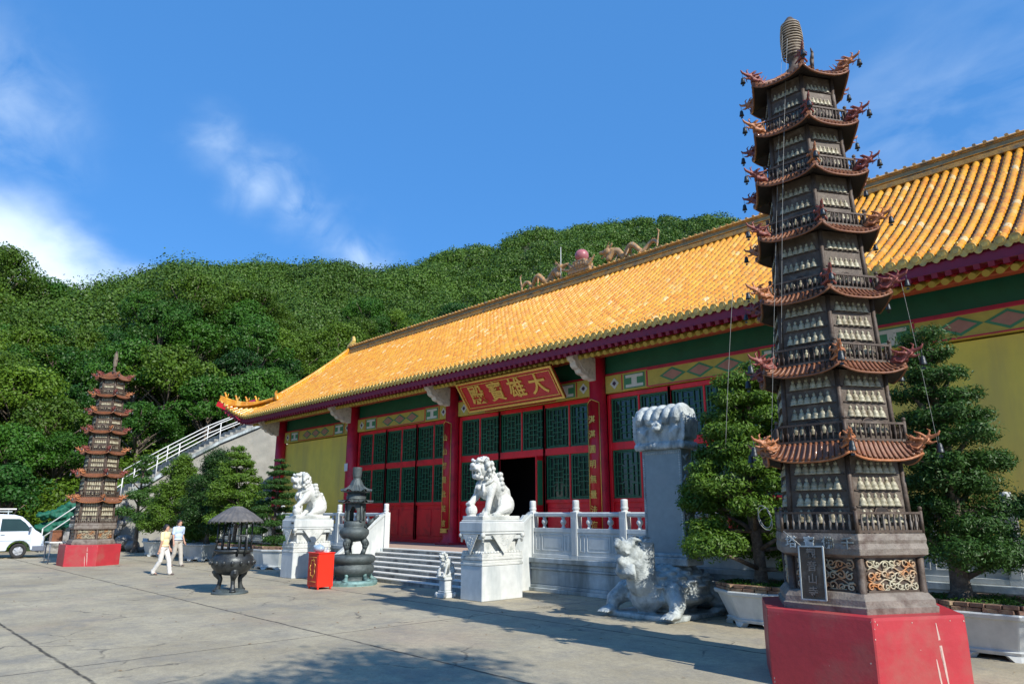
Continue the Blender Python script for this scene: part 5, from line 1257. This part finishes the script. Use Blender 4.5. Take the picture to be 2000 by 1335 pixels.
# red box
RB = thing('donation_box', 'bright red metal cabinet with painted gold front between furnace and left lion', 'cabinet', (-18.55, 10.25, 0))
b = MB(); b.box((0, 0, .50), (.58, .48, .88)); b.box((0, 0, .955), (.62, .52, .03)); cb = b.build('cabinet', boxred, RB, bevel=.01)
b = MB(); b.box((0, -.245, .50), (.48, .014, .78)); dr_ = b.build('door', boxred_dk, RB, bevel=.004)
b = MB()
for k in range(7):
    a = 2*PI*k/7; b.tube([(.12*cos(a), -.255, .55+.22*sin(a)), (.15*cos(a+.4), -.255, .55+.27*sin(a+.4)), (.10*cos(a+.8), -.255, .55+.2*sin(a+.8))], .008, 5)
b.tube([(-.2, -.255, .2), (.2, -.255, .2)], .006, 5); b.tube([(-.2, -.255, .84), (.2, -.255, .84)], .006, 5); b.build('gold_pattern', gold, dr_)
for sx in (-1, 1):
    for sy in (-1, 1): b = MB(); b.tube([(sx*.24, sy*.19, 0), (sx*.24, sy*.19, .07)], .03, 8); b.build('foot', boxred, RB)
b = MB(); rr = random.Random(3); b.ell((0, 0, .09), (.19, .15, .11), 16, 12)
for k in range(9): b.ell((rr.uniform(-.14, .14), rr.uniform(-.1, .1), .08+rr.uniform(-.03, .08)), (.06, .06, .05), 8, 6)
b.cap((.02, 0, .16), (.04, 0, .22), .04, .015, 8); o = remesh(b, .012, 2, bagm, 'plastic_bag', noise=.02, nscale=.05); o.location = (-18.66, 10.22, .97); tag(o, 'crumpled pale blue plastic bag lying on the red cabinet', 'bag')
b = MB(); b.box((0, 0, .03), (.1, .07, .06), rz=.4); b.plate([(-.04, 0), (.04, 0), (.02, .09), (-.03, .07)], (0, 0, .06), (1, 0, 0), (0, .2, 1), (0, .006, 0)); o = b.build('tissue_packet', signw, None, bevel=.006); o.location = (-18.36, 10.3, .97); tag(o, 'small white tissue packet lying on top of the red cabinet', 'packet')
# ================================================================== PLANTERS AND CLIPPED TREES
def planter(label, loc, rx, ry, h=.62, rz=0, bricks=False, group='marble planters along the terrace foot', n=8, mat=None):
    T = thing('planter', label, 'planter', loc, rz, group); mat = mat or marble
    a0 = PI/n
    def ring(s, z): return [(rx*s*cos(a0+2*PI*k/n), ry*s*sin(a0+2*PI*k/n), z) for k in range(n)]
    b = MB(); prof = [(.80, .07), (.83, .12), (.78, .14), (.80, .18), (.97, h-.09), (1.03, h-.07), (1.05, h-.02), (1.03, h), (.93, h), (.91, h-.1)]
    for (s0, z0), (s1, z1) in zip(prof[:-1], prof[1:]): b.add(ring(s0, z0)+ring(s1, z1), [(i, (i+1) % n, n+(i+1) % n, n+i) for i in range(n)], False)
    b.add(ring(.80, .07), [tuple(range(n))[::-1]], False); b.build('basin', mat, T, bevel=.012)
    for k in range(n):
        a = a0+2*PI*k/n; b = MB(); x, y = rx*.80*cos(a), ry*.80*sin(a); b.prism([(x*q[0]-y*q[1]/1., y*q[0]+x*q[1]/1.) for q in ((.86, -.14), (1.02, -.10), (1.04, 0), (1.02, .10), (.86, .14))], 0, .075, [(x*q[0]-y*q[1]/1., y*q[0]+x*q[1]/1.) for q in ((.84, -.22), (1.0, -.2), (1.01, 0), (1.0, .2), (.84, .22))]); b.build('foot', mat, T)
    b = MB(); b.add(ring(.92, h-.06)+[(0, 0, h+.02)], [(i, (i+1) % n, n) for i in range(n)], False); b.build('soil', soil, T)
    if bricks:
        b = MB(); rr = random.Random(int(abs(loc[0])*10))
        for lay in range(2):
            for k in range(n):
                p = Vector(ring(.95, 0)[k]); q = Vector(ring(.95, 0)[(k+1) % n]); L_ = (q-p).length; m_ = max(2, int(L_/.2)); 
                for i in range(m_):
                    c = p+(q-p)*((i+.5+.25*(lay % 2))/m_); b.box((c.x*rr.uniform(.97, 1.01), c.y*rr.uniform(.97, 1.01), h+.03+.062*lay), (L_/m_*.92, .10, .056), rz=math.atan2(q.y-p.y, q.x-p.x)+rr.uniform(-.12, .12), rx=rr.uniform(-.06, .06))
        b.build('brick_edging', brickm, T, bevel=.006)
        C = []; RD = []; CT = []
        for i in range(60): a = rr.uniform(0, 6.28); q = rr.random()**.5*.86; C.append((rx*q*cos(a), ry*q*sin(a), h+.10)); RD.append((.16, .16, .06)); CT.append(45)
        o = link('ground_cover', leafmesh(*leaves(C, RD, CT, .05, up=.6, shell=.3), 'ground_cover', .4), grassm, T)
    return T
def clipped_tree(label, base, height, spread, npad, lm, leaf, cnt, seed, pr=.45, flat=.42, lean=(0, 0), start=.22, tr=.13, group=None, name='clipped_tree', top=1., curve=.12):
    global rng; rng = np.random.default_rng(seed); rr = random.Random(seed)
    T = thing(name, label, 'tree', base, 0, group)
    tp = []; n = 12
    for i in range(n+1):
        u = i/n; tp.append(Vector((lean[0]*u+curve*sin(u*5+seed)*min(1, u*3), lean[1]*u+curve*cos(u*4+seed)*u, height*.94*u)))
    b = MB(); b.tube([tp[0]-Vector((0, 0, .15))]+tp, [tr*1.7]+[tr*(1.25 if i == 0 else 1)*(1-.78*i/n) for i in range(n+1)], 12)
    for k in range(5): a = 1.3*k+seed; b.cap((tr*1.0*cos(a), tr*1.0*sin(a), .12), (tr*2.3*cos(a), tr*2.3*sin(a), -.08), tr*.5, tr*.3, 7)
    b.build('trunk', bark, T)
    C = []; RD = []; CT = []; br = MB()
    for i in range(npad):
        u = start+(1-start)*((i+.5)/npad)**.92; a = i*2.4+rr.uniform(-.35, .35); w = spread*(1-.72*((u-start)/(1-start))**1.25)*rr.uniform(.65, 1.05)*(.7 if u > .93 else 1)
        ti = tp[min(n, int(u*n))]; c = ti+Vector((w*cos(a), w*sin(a), height*.03+rr.uniform(-.05, .05)))
        if i == npad-1: c = tp[-1]+Vector((0, 0, height*.02))
        r = pr*(1-.45*((u-start)/(1-start)))*rr.uniform(.85, 1.2)*(top if i == npad-1 else 1)
        sx = rr.uniform(.95, 1.3)
        C.append(tuple(c)); RD.append((r*sx, r, r*flat)); CT.append(int(cnt*(r/pr)**2))
        for q in range(3):      # ragged lobes at the pad's rim
            aa = rr.uniform(0, 6.28); C.append((c.x+r*.8*cos(aa), c.y+r*.8*sin(aa), c.z+rr.uniform(-.3, .25)*r*flat)); RD.append((r*.42, r*.42, r*.32*flat/.42)); CT.append(int(cnt*.17*(r/pr)**2))
        bs = tp[max(0, min(n, int((u-.05)*n)))]; br.tube([bs, bs*.5+c*.5+Vector((0, 0, -.03)), c+Vector((0, 0, -r*flat*.4))], [tr*.42, tr*.3, tr*.14], 6)
        for q in range(4): aa = rr.uniform(0, 6.28); br.tube([c+Vector((0, 0, -r*flat*.4)), c+Vector((r*.7*cos(aa), r*.7*sin(aa), 0))], [tr*.14, tr*.05], 4)
    br.build('branches', bark, T)
    link('crown', leafmesh(*leaves(C, RD, CT, leaf, up=.5, shell=.35), 'crown', .38), lm, T); return T
GP = 'clipped garden trees in planters'
planter('large marble planter edged with bricks, behind the near pagoda to its left', (-6.8, 13.12, 0), 1.0, .82, .62, 0, True)
clipped_tree('spreading bright-leaved clipped tree between the stele and the near pagoda', (-6.95, 13.15, .62), 4.5, 1.3, 46, leaf_mid, .08, 2300, 21, pr=.56, flat=.5, tr=.12, start=.14)
planter('large marble planter edged with bricks, at the right edge beside the red plinth', (-3.1, 12.98, 0), 1.12, .86, .64, 0, True)
clipped_tree('tall dark clipped conifer with tiered pads right of the near pagoda', (-3.55, 13.05, .64), 4.45, .72, 36, leaf_bonsai, .062, 2300, 24, pr=.52, flat=.5, tr=.15, start=.17, curve=.07, top=1.5)
planter('marble planter standing out of frame beyond the right edge', (1.5, 12.98, 0), 1.1, .86, .64, 0, True)
clipped_tree('dark clipped conifer out of frame beyond the right edge', (1.5, 13.0, .64), 5.0, 1.0, 16, leaf_bonsai, .07, 1500, 33, pr=.62, flat=.45, tr=.15)
LP = marble_w
planter('pale planter with yellow brick edging, just left of the left lion pedestal', (-26.6, 12.7, 0), 1.15, .78, .72, 0, True, mat=marble)
clipped_tree('small dark conifer clipped into flat tiers in front of the yellow wall', (-26.9, 12.75, .72), 3.5, .72, 30, leaf_bonsai, .085, 1000, 41, pr=.46, flat=.34, tr=.07, start=.12, curve=.04)
planter('pale planter behind the canopied incense burner', (-29.6, 12.6, 0), 1.15, .78, .72, 0, True, mat=marble)
clipped_tree('open bright green tree in the planter behind the canopied burner', (-30.3, 12.6, .72), 4.2, 1.15, 34, leaf_bright, .12, 900, 44, pr=.6, flat=.5, tr=.08, start=.25)
planter('weathered pale planter behind the man in the blue shirt', (-33.6, 12.5, 0), 1.15, .78, .72, 0, False, mat=marble)
clipped_tree('dark green tree with rounded cloud pads left of the open bright tree', (-33.2, 12.6, .72), 4.1, .9, 26, leaf_bonsai, .10, 1700, 47, pr=.76, flat=.62, tr=.08, start=.2, top=1.4)
planter('small far planter at the end of the row with white cups on its rim', (-38.4, 12.3, 0), 1.1, .78, .72, 0, False, mat=marble)
clipped_tree('loose yellow-green leafy tree at the far end of the planter row', (-37.2, 12.5, .7), 4.2, 1.4, 34, leaf_bright, .13, 1000, 52, pr=.66, flat=.7, tr=.08, start=.1)
clipped_tree('rounded dark tree standing behind the planter row near the stairs', (-42.4, 12.3, 0), 5.2, .9, 12, leaf_bonsai, .13, 900, 58, pr=.65, flat=.55, tr=.12, start=.3, top=1.4)
clipped_tree('low bright shrub crowded against the foot of the grey wall', (-36.2, 13.6, 0), 2.2, 1.0, 12, leaf_mid, .11, 700, 59, pr=.5, flat=.7, tr=.08, start=.1)
for k in range(3):
    b = MB(); b.lathe([(.05, 0), (.06, .12), (.055, .125)], (0, 0, 0), 10); o = b.build('cup', signw); o.location = (-38.9+.28*k, 11.66, .72); tag(o, 'white cup standing on the rim of the far planter', 'cup', 'white cups on the far planter')
# trees beside and behind the photographer, which throw the shade on the forecourt
def big_tree(label, base, cz, r, seed):
    global rng; rng = np.random.default_rng(seed); rr = random.Random(seed); T = thing('shade_tree', label, 'tree', base)
    C = []; RD = []; CT = []; b = MB(); b.tube([(0, 0, -.1), (.1, .1, cz*.5), (.6, .2, cz)], [.2, .15, .06], 10)
    for i in range(26):
        a = rr.uniform(0, 6.28); q = rr.random()**.5; c = (.6+r*.8*q*cos(a), .2+r*.8*q*sin(a), cz+rr.uniform(-.35, .5)*r*.7); C.append(c); RD.append((r*.30, r*.30, r*.22)); CT.append(520); b.tube([(.3, .1, cz*.7), c], [.05, .015], 5)
    b.build('trunk', bark, T); link('crown', leafmesh(*leaves(C, RD, CT, .16, up=.4, shell=.3), 'crown', .55), leaf_mid, T)
big_tree('spreading shade tree out of frame to the right of the camera', (4.8, 3.1, 0), 9.3, 3.2, 71)

# ================================================================== HILL STAIRS, WALL, RAILS
prof_s = [(8.7, .0), (12.6, 3.35), (13.6, 4.0), (15.2, 5.2), (17.6, 6.7), (20.0, 7.9), (23.5, 10.0), (28, 13.0)]
RW = thing('retaining_wall', 'grey rendered retaining wall carrying the hillside stairs behind the hall end', 'wall', (-46, 18, 0), world=True)
b = MB(); b.plate([(12.4, -.1)]+[(y, z-.25) for y, z in prof_s[1:]]+[(28, -.1)], (-46, 0, 0), (0, 1, 0), (0, 0, 1), (-2.4, 0, 0)); b.build('face', concw, RW)
b = MB(); sweep(b, [(-45.95, y, z-.2) for y, z in prof_s[1:]], .3, .16); b.build('coping', marble_w, RW)
HS = thing('hillside_stairs', 'grey concrete stairs climbing from the forecourt behind the distant pagoda', 'stairs', (-47, 9, 0), world=True)
b = MB()
for (y0, z0), (y1, z1) in zip(prof_s[:-1], prof_s[1:]):
    n = max(1, int((z1-z0)/.17))
    for i in range(n): b.b2(-48.2, -46.05, y0+(y1-y0)*i/n, y0+(y1-y0)*(i+1)/n+.002*i, max(-.1, z0+(z1-z0)*i/n-.6), z0+(z1-z0)*(i+1)/n)
b.build('flight', stepm, HS)
b = MB(); rr = random.Random(31)
for i in range(70):
    y = rr.uniform(8.9, 12.6); zt = max(.1, (y-8.7)*.85); z = rr.uniform(0, zt-.05); b.ell((-46.0+rr.uniform(-.1, .12), y, z), (rr.uniform(.16, .3), rr.uniform(.2, .36), rr.uniform(.14, .26)), 7, 5)
remesh(b, .06, 0, rockm, 'rubble_side', HS, noise=.08, nscale=.3)
def handrail(label, pts_, X, h=1.0):
    T = thing('handrail', label, 'handrail', (X, pts_[0][0], pts_[0][1]), group='white handrails of the hillside stairs', world=True)
    for hh_ in (h, h*.5):
        b = MB(); b.tube([(X, y, z+hh_) for y, z in pts_], .032, 7); b.build('rail', railw, T)
    for (y0, z0), (y1, z1) in zip(pts_[:-1], pts_[1:]):
        n = max(1, int(round(math.hypot(y1-y0, z1-z0)/1.9)))
        for i in range(n+1 if (y1, z1) == tuple(pts_[-1]) else n): b = MB(); y = y0+(y1-y0)*i/n; z = z0+(z1-z0)*i/n; b.tube([(X, y, z-.3), (X, y, z+h)], .032, 6); b.build('post', railw, T)
    return T
handrail('white handrail on the lowest stairs between the van and the distant pagoda', [(8.6, .25), (12.2, 3.2)], -45.9, 1.0)
handrail('long white handrail climbing along the grey wall up behind the hall roof', [(12.8, 3.6), (15.2, 5.2), (17.6, 6.7), (20.0, 7.9), (23.5, 10.0), (27.5, 12.7)], -45.95, 1.05)
handrail('second white handrail on the far side of the climbing stairs', [(12.8, 3.6), (15.2, 5.2), (17.6, 6.7), (20.0, 7.9), (23.5, 10.0), (27.5, 12.7)], -48.1, 1.05)
b = MB(); rr = random.Random(77)
for k in range(20): q = rr.uniform(0, 1.9); b.ell((-47.4+rr.uniform(-.4, .2), 8.8+q, 1.5+q*.5+rr.uniform(-.5, .4)), (.4, .5, .22), 8, 6)
o = remesh(b, .07, 0, tarp, 'green_netting', noise=.5, nscale=.25); tag(o, 'heap of dark green netting lying over the bank behind the stairs', 'netting')
rr = random.Random(5)
for k, (x, y, s) in enumerate([(-43.6, 12.5, .6), (-43.0, 13.2, .5), (-43.9, 13.9, .85), (-42.4, 12.6, .35), (-43.2, 14.9, .6), (-44.6, 12.4, .9)]):
    b = MB()
    for q in range(5): b.ell((rr.uniform(-.3, .3)*s, rr.uniform(-.3, .3)*s, s*.35+rr.uniform(-.1, .25)*s), (s*.5, s*.45, s*.4), 8, 6)
    o = remesh(b, .05, 0, rockm, 'boulder', noise=.12, nscale=.3); o.location = (x, y, 0); tag(o, 'rough grey boulder in the pile at the foot of the retaining wall', 'boulder', 'boulders at the foot of the retaining wall')
TB = thing('side_table', 'small white-topped table half hidden behind the distant red plinth', 'table', (-35.6, 7.2, 0))
b = MB(); b.box((0, 0, .86), (.9, .6, .05)); b.build('table_top', railw, TB)
for sx in (-1, 1):
    for sy in (-1, 1): b = MB(); b.tube([(sx*.38, sy*.24, 0), (sx*.38, sy*.24, .85)], .025, 6); b.build('leg', bumper, TB)
b = MB(); b.box((0, 0, .2), (.5, .4, .4)); b.box((.02, 0, .43), (.54, .42, .05)); o = b.build('wooden_crate', terra, None, bevel=.01); o.location = (-35.6, 7.2, .887); tag(o, 'brown crate resting on the small white-topped table', 'crate')

# ================================================================== VAN
VH = R(82); VN = thing('parked_van', 'white panel van with roof rack parked at the left edge of the forecourt', 'van', (-40.6, 6.75, 0), VH)
def vside(poly, y, th): b = MB(); b.plate(poly, (0, y, 0), (1, 0, 0), (0, 0, 1), (0, th, 0)); return b
body = [(-3.7, .38), (-3.75, .9), (-3.68, 1.5), (-3.55, 1.93), (-3.3, 1.99), (-1.0, 2.01), (-.35, 1.98), (-.02, 1.88), (.28, 1.60), (.55, 1.28), (.80, 1.12), (.92, .95), (.98, .62), (.97, .36), (.48, .33)]
arch = [(.46*cos(PI*i/10), .36+.44*sin(PI*i/10)) for i in range(0, 11)]; arch2 = [(-2.57+.44*cos(PI*i/10), .36+.42*sin(PI*i/10)) for i in range(0, 11)]
W_ = 1.72
n = len(body); ring = body[:-1]+arch+[(-.5, .34), (-2.08, .34)]+arch2+[(-3.05, .36)]
b = MB()
def inset(p): # tumblehome: the upper body leans in
    x, z = p; return .0 if z < 1.15 else (z-1.15)*.16
vs = [(x, -0.02+inset((x, z)), z) for x, z in ring]+[(x, W_-inset((x, z)), z) for x, z in ring]; m_ = len(ring)
b.add(vs, [tuple(range(m_)), tuple(range(m_, 2*m_))[::-1]]+[(i, m_+i, m_+(i+1) % m_, (i+1) % m_) for i in range(m_)], False)
bo = b.build('body', vanw, VN); md = bo.modifiers.new('b', 'BEVEL'); md.width = .05; md.segments = 3; md.limit_method = 'ANGLE'; md.angle_limit = R(50); bo.data.polygons.foreach_set('use_smooth', [True]*len(bo.data.polygons)); 
def vwin(name, poly, mat, d=.012):
    b = MB(); b.add([(x, -.03+inset((x, z))-d, z) for x, z in poly]+[(x, .02+inset((x, z)), z) for x, z in poly], [tuple(range(len(poly)))]+[(i, len(poly)+i, len(poly)+(i+1) % len(poly), (i+1) % len(poly)) for i in range(len(poly))], False); return b.build(name, mat, VN)
vwin('side_window', [(-.80, 1.24), (-.80, 1.80), (-.1, 1.79), (.12, 1.62), (.36, 1.34), (.36, 1.24)], glassdk); vwin('side_window', [(-2.1, 1.24), (-2.1, 1.80), (-1.0, 1.80), (-1.0, 1.24)], glassdk); vwin('side_window', [(-3.5, 1.26), (-3.4, 1.80), (-2.25, 1.80), (-2.25, 1.24)], glassdk)
b = MB(); b.add([(.02, .14, 1.87), (.02, W_-.14, 1.87), (.60, W_-.06, 1.27), (.60, .06, 1.27)], [(0, 1, 2, 3)], False); o = b.build('windscreen', glassdk, VN); o.location = (.02, 0, .03)
b = MB(); b.b2(.50, 1.03, -.03, W_+.01, .30, .58); o = b.build('bumper', bumper, VN, bevel=.04); b = MB(); b.b2(-3.8, -3.1, -.03, W_+.01, .32, .6); b.build('bumper', bumper, VN, bevel=.04)
for y in (.1, W_-.1): b = MB(); b.ell((.90, y, .86), (.10, .10, .15), 10, 8); b.build('headlight', chrome, VN)
b = MB(); b.box((.35, -.14, 1.32), (.08, .16, .24)); b.build('mirror', bumper, VN, bevel=.02)
for hx in (-.68, -1.1): b = MB(); b.box((hx, -.045, 1.08), (.16, .02, .04)); b.build('door_handle', chrome, VN)
b = MB()
for x in (-.88, .42, -2.15): b.box((x, -.026, .95), (.008, .006, 1.0))
b.box((-1.6, -.026, .80), (4.0, .006, .012)); b.build('panel_gap', bumper, VN)
for x in (0, -2.57):
    for y, s in ((.08, -1), (W_-.08, 1)):
        b = MB(); c = (x, y, .34); pr = [(.20, -.09), (.31, -.1), (.335, -.06), (.335, .06), (.31, .1), (.20, .09)]
        vs = []; fs = []; nn_ = 28
        for r_, t_ in pr:
            for j in range(nn_): a = 2*PI*j/nn_; vs.append((x+r_*cos(a), y+t_, .34+r_*sin(a)))
        for i in range(len(pr)): 
            i2 = (i+1) % len(pr)
            for j in range(nn_): fs.append((i*nn_+j, i*nn_+(j+1) % nn_, i2*nn_+(j+1) % nn_, i2*nn_+j))
        b.add(vs, fs, True); wh = b.build('wheel', rubber, VN)
        b = MB(); b.tube([(x, y-.03, .34), (x, y+.03, .34)], .205, 28)
        for k in range(5): a = 2*PI*k/5; b.bar((x+.05*cos(a), y+s*.07, .34+.05*sin(a)), (x+.19*cos(a), y+s*.06, .34+.19*sin(a)), .07, .03, (0, 1, 0))
        b.tube([(x, y+s*.02, .34), (x, y+s*.09, .34)], .06, 12); b.build('rim', chrome, wh)
b = MB()
for y in (.25, W_-.25): b.bar((-3.2, y, 2.12), (-.45, y, 2.12), .05, .04)
for k in range(6): b.bar((-3.1+.5*k, .2, 2.16), (-3.1+.5*k, W_-.2, 2.16), .05, .03)
for x in (-3.0, -1.7, -.6):
    for y in (.25, W_-.25): b.bar((x, y, 1.97), (x, y, 2.12), .04, .04, (0, 1, 0))
b.build('roof_rack', marble_w, VN)
b = MB(); b.bar((-3.5, .35, 2.22), (-.3, .35, 2.24), .28, .06); b.bar((-3.3, .8, 2.22), (-.35, .8, 2.24), .25, .06); o = b.build('planks', signw, None); o.location = VN.location; o.rotation_euler = VN.rotation_euler; tag(o, 'pale planks lying on the roof rack of the white van', 'planks')

# ================================================================== PEOPLE (local: forward +X, left +Y)
def person(label, loc, rz, H_, shirt, pants, stride, arms, sleeve='short', hairlen=0, build_=1., head=0):
    T = thing('person', label, 'person', loc, rz); s = H_/1.70; T.scale = (s, s, s); w = build_
    hipz = .88; J = {}
    L = {}
    for sd_, st in (('l', stride[0]), ('r', stride[1])):
        y = .09 if sd_ == 'l' else -.09; L[sd_] = [(0, y, hipz), (st[0], y, st[1]), (st[2], y, st[3])]   # hip, knee, ankle
    def arm(sy, a):   # shoulder, elbow, wrist
        return [(0-.01, sy*.185*w, 1.385), (a[0], sy*(.215*w+.02), a[1]), (a[2], sy*(.20*w+.03+a[4]), a[3])]
    A = {'l': arm(1, arms[0]), 'r': arm(-1, arms[1])}
    b = MB()
    b.ell((.005+.0, 0, 1.585), (.088, .072, .112), 18, 14); b.ell((.035, 0, 1.535), (.055, .052, .062), 12, 8); b.cap((-.012, 0, 1.40), (-.005, 0, 1.50), .052, .048, 12)
    b.cap((.088, 0, 1.59), (.112, 0, 1.565), .010, .013, 8); b.ell((.086, 0, 1.528), (.012, .024, .008), 8, 6); b.ell((.076, 0, 1.495), (.018, .026, .02), 8, 6)
    for q in (-1, 1): b.ell((-.002, q*.074, 1.575), (.018, .010, .030), 8, 6); b.ell((.082, q*.03, 1.60), (.010, .013, .008), 8, 6); b.cap((.085, q*.014, 1.622), (.078, q*.045, 1.62), .006, .005, 6)
    b.ell((0, 0, 1.27), (.115, .16*w, .17), 14, 10); b.ell((0, 0, 1.05), (.11, .14*w, .16), 14, 10); b.ell((0, 0, .92), (.12, .16*w, .12), 14, 10)
    for k in 'lr':
        b.chain(L[k], [.085, .056, .036], 10); x, y, z = L[k][2]; b.cap((x-.03, y, z-.05), (x+.13, y, z-.062), .034, .026, 8)
        b.chain(A[k], [.052, .038, .026], 10); e, wr = Vector(A[k][1]), Vector(A[k][2]); d = (wr-e).normalized(); sy = 1 if k == 'l' else -1
        side = Vector((1, 0, 0)); side = (side-d*side.dot(d)).normalized(); nrm_ = d.cross(side)
        pc = wr+d*.055; b.cap(wr+d*.01, wr+d*.075, .026, .030, 8); b.cap(pc+side*.015, pc-side*.015+d*.02, .024, .024, 8)
        for q, (o_, l_) in enumerate(((.027, .068), (.010, .078), (-.008, .072), (-.025, .056))):
            p0 = wr+d*.088+side*o_; p1 = p0+d*l_*.5+nrm_*(-.004*sy); p2 = p0+d*l_*.93+nrm_*(-.020*sy); b.chain([p0, p1, p2], [.0095, .009, .0078], 6)
        p0 = wr+d*.035+side*.028; b.chain([p0, p0+side*.022+d*.028, p0+side*.026+d*.060], [.012, .0105, .009], 6)
    body = remesh(b, .0075, 1, skin, 'body', T)
    if head: pass
    b = MB(); b.ell((-.012, 0, 1.62), (.097, .083, .095), 16, 12); b.ell((-.045, 0, 1.57), (.062, .080, .09+.02*hairlen), 14, 10)
    for q in (-1, 1): b.ell((-.01, q*.068, 1.60-.02*hairlen), (.055, .020, .05+.03*hairlen), 8, 6)
    b.ell((.045, .02, 1.672), (.045, .05, .022), 8, 6); hh_ = remesh(b, .009, 1, hairm, 'hair', T, noise=.008, nscale=.03)
    b = MB(); b.ell((.0, 0, 1.29), (.135, .178*w, .15), 16, 10); b.ell((0.005, 0, 1.10), (.135, .165*w, .17), 16, 10); b.ell((0, 0, .97), (.142, .175*w, .085), 16, 10); b.cap((-.01, .12*w, 1.40), (-.01, -.12*w, 1.40), .062, .062, 12)
    b.tube([(-.012, 0, 1.40), (-.008, 0, 1.462)], [.085, .064], 14)
    for k in 'lr':
        p0, p1, p2 = [Vector(q) for q in A[k]]
        if sleeve == 'short': b.cap(p0, p0*.25+p1*.75, .070, .062, 12)
        else: b.chain([p0, p1, p1*.45+p2*.55], [.070, .054, .046], 12)
    remesh(b, .011, 1, shirt, 'shirt', T, noise=.012, nscale=.09)
    b = MB(); b.ell((0, 0, .92), (.132, .170*w, .10), 14, 10)
    for k in 'lr':
        h_, kn, an = [Vector(q) for q in L[k]]; b.chain([h_, kn, an+Vector((0, 0, .0))], [.105, .078, .070], 12); b.cap(an+Vector((.0, 0, .03)), an+Vector((.01, 0, -.015)), .074, .078, 12)
    remesh(b, .011, 1, pants, 'trousers', T, noise=.016, nscale=.08)
    b = MB()
    for k in 'lr':
        x, y, z = L[k][2]; tilt_ = 0 if z < .1 else .35
        b = MB(); b.ell((x-.025, y, z-.048), (.05, .04, .036), 10, 8); b.cap((x+.02, y, z-.055+.0*tilt_), (x+.15, y, z-.06-.35*tilt_*.15), .037, .030, 10); remesh(b, .009, 1, shoe, 'shoe', T)
    b = MB(); n = 24; b.tube([(.136*cos(2*PI*i/n), .172*w*sin(2*PI*i/n), .955) for i in range(n+1)], .012, 6); b.build('belt', shoe, T)
    return T
HD = math.atan2(.725, .688)
person('woman in a pale yellow blouse and loose white trousers striding across the forecourt', (-26.25, 8.55, 0), HD+R(-8), 1.66, shirt_y, pants_w,
       ((.16, .49, .24, .09), (-.04, .47, -.27, .115)), ((-.06, 1.12, .06, .90, .0), (.03, 1.12, -.03, .86, 0)), hairlen=1, build_=.92)
person('man in a light blue shirt and beige trousers walking just behind the woman', (-30.3, 10.35, 0), HD+R(-22), 1.78, shirt_b, pants_b,
       ((.12, .48, .18, .09), (-.02, .47, -.2, .10)), ((-.05, 1.13, .05, .90, .02), (.02, 1.14, .08, .88, .02)), build_=1.08)

# fallen leaves and grit on the forecourt
rng = np.random.default_rng(99); n = 900
P = np.stack([rng.uniform(-34, 2, n), np.where(rng.random(n) < .6, 13.9-np.abs(rng.normal(0, .9, n)), rng.uniform(3, 13, n)), np.full(n, .012)], axis=1)
Nn = np.stack([rng.normal(0, .2, n), rng.normal(0, .2, n), np.ones(n)], axis=1)
o = link('fallen_leaves', leafmesh(P, Nn, rng.uniform(.03, .075, n), 'fallen_leaves', .5), M('dry_leaf', (.22, .13, .05), .8, .4, 3)); tag(o, 'dry leaves scattered over the concrete forecourt and along the terrace foot', 'fallen leaves', kind='stuff')
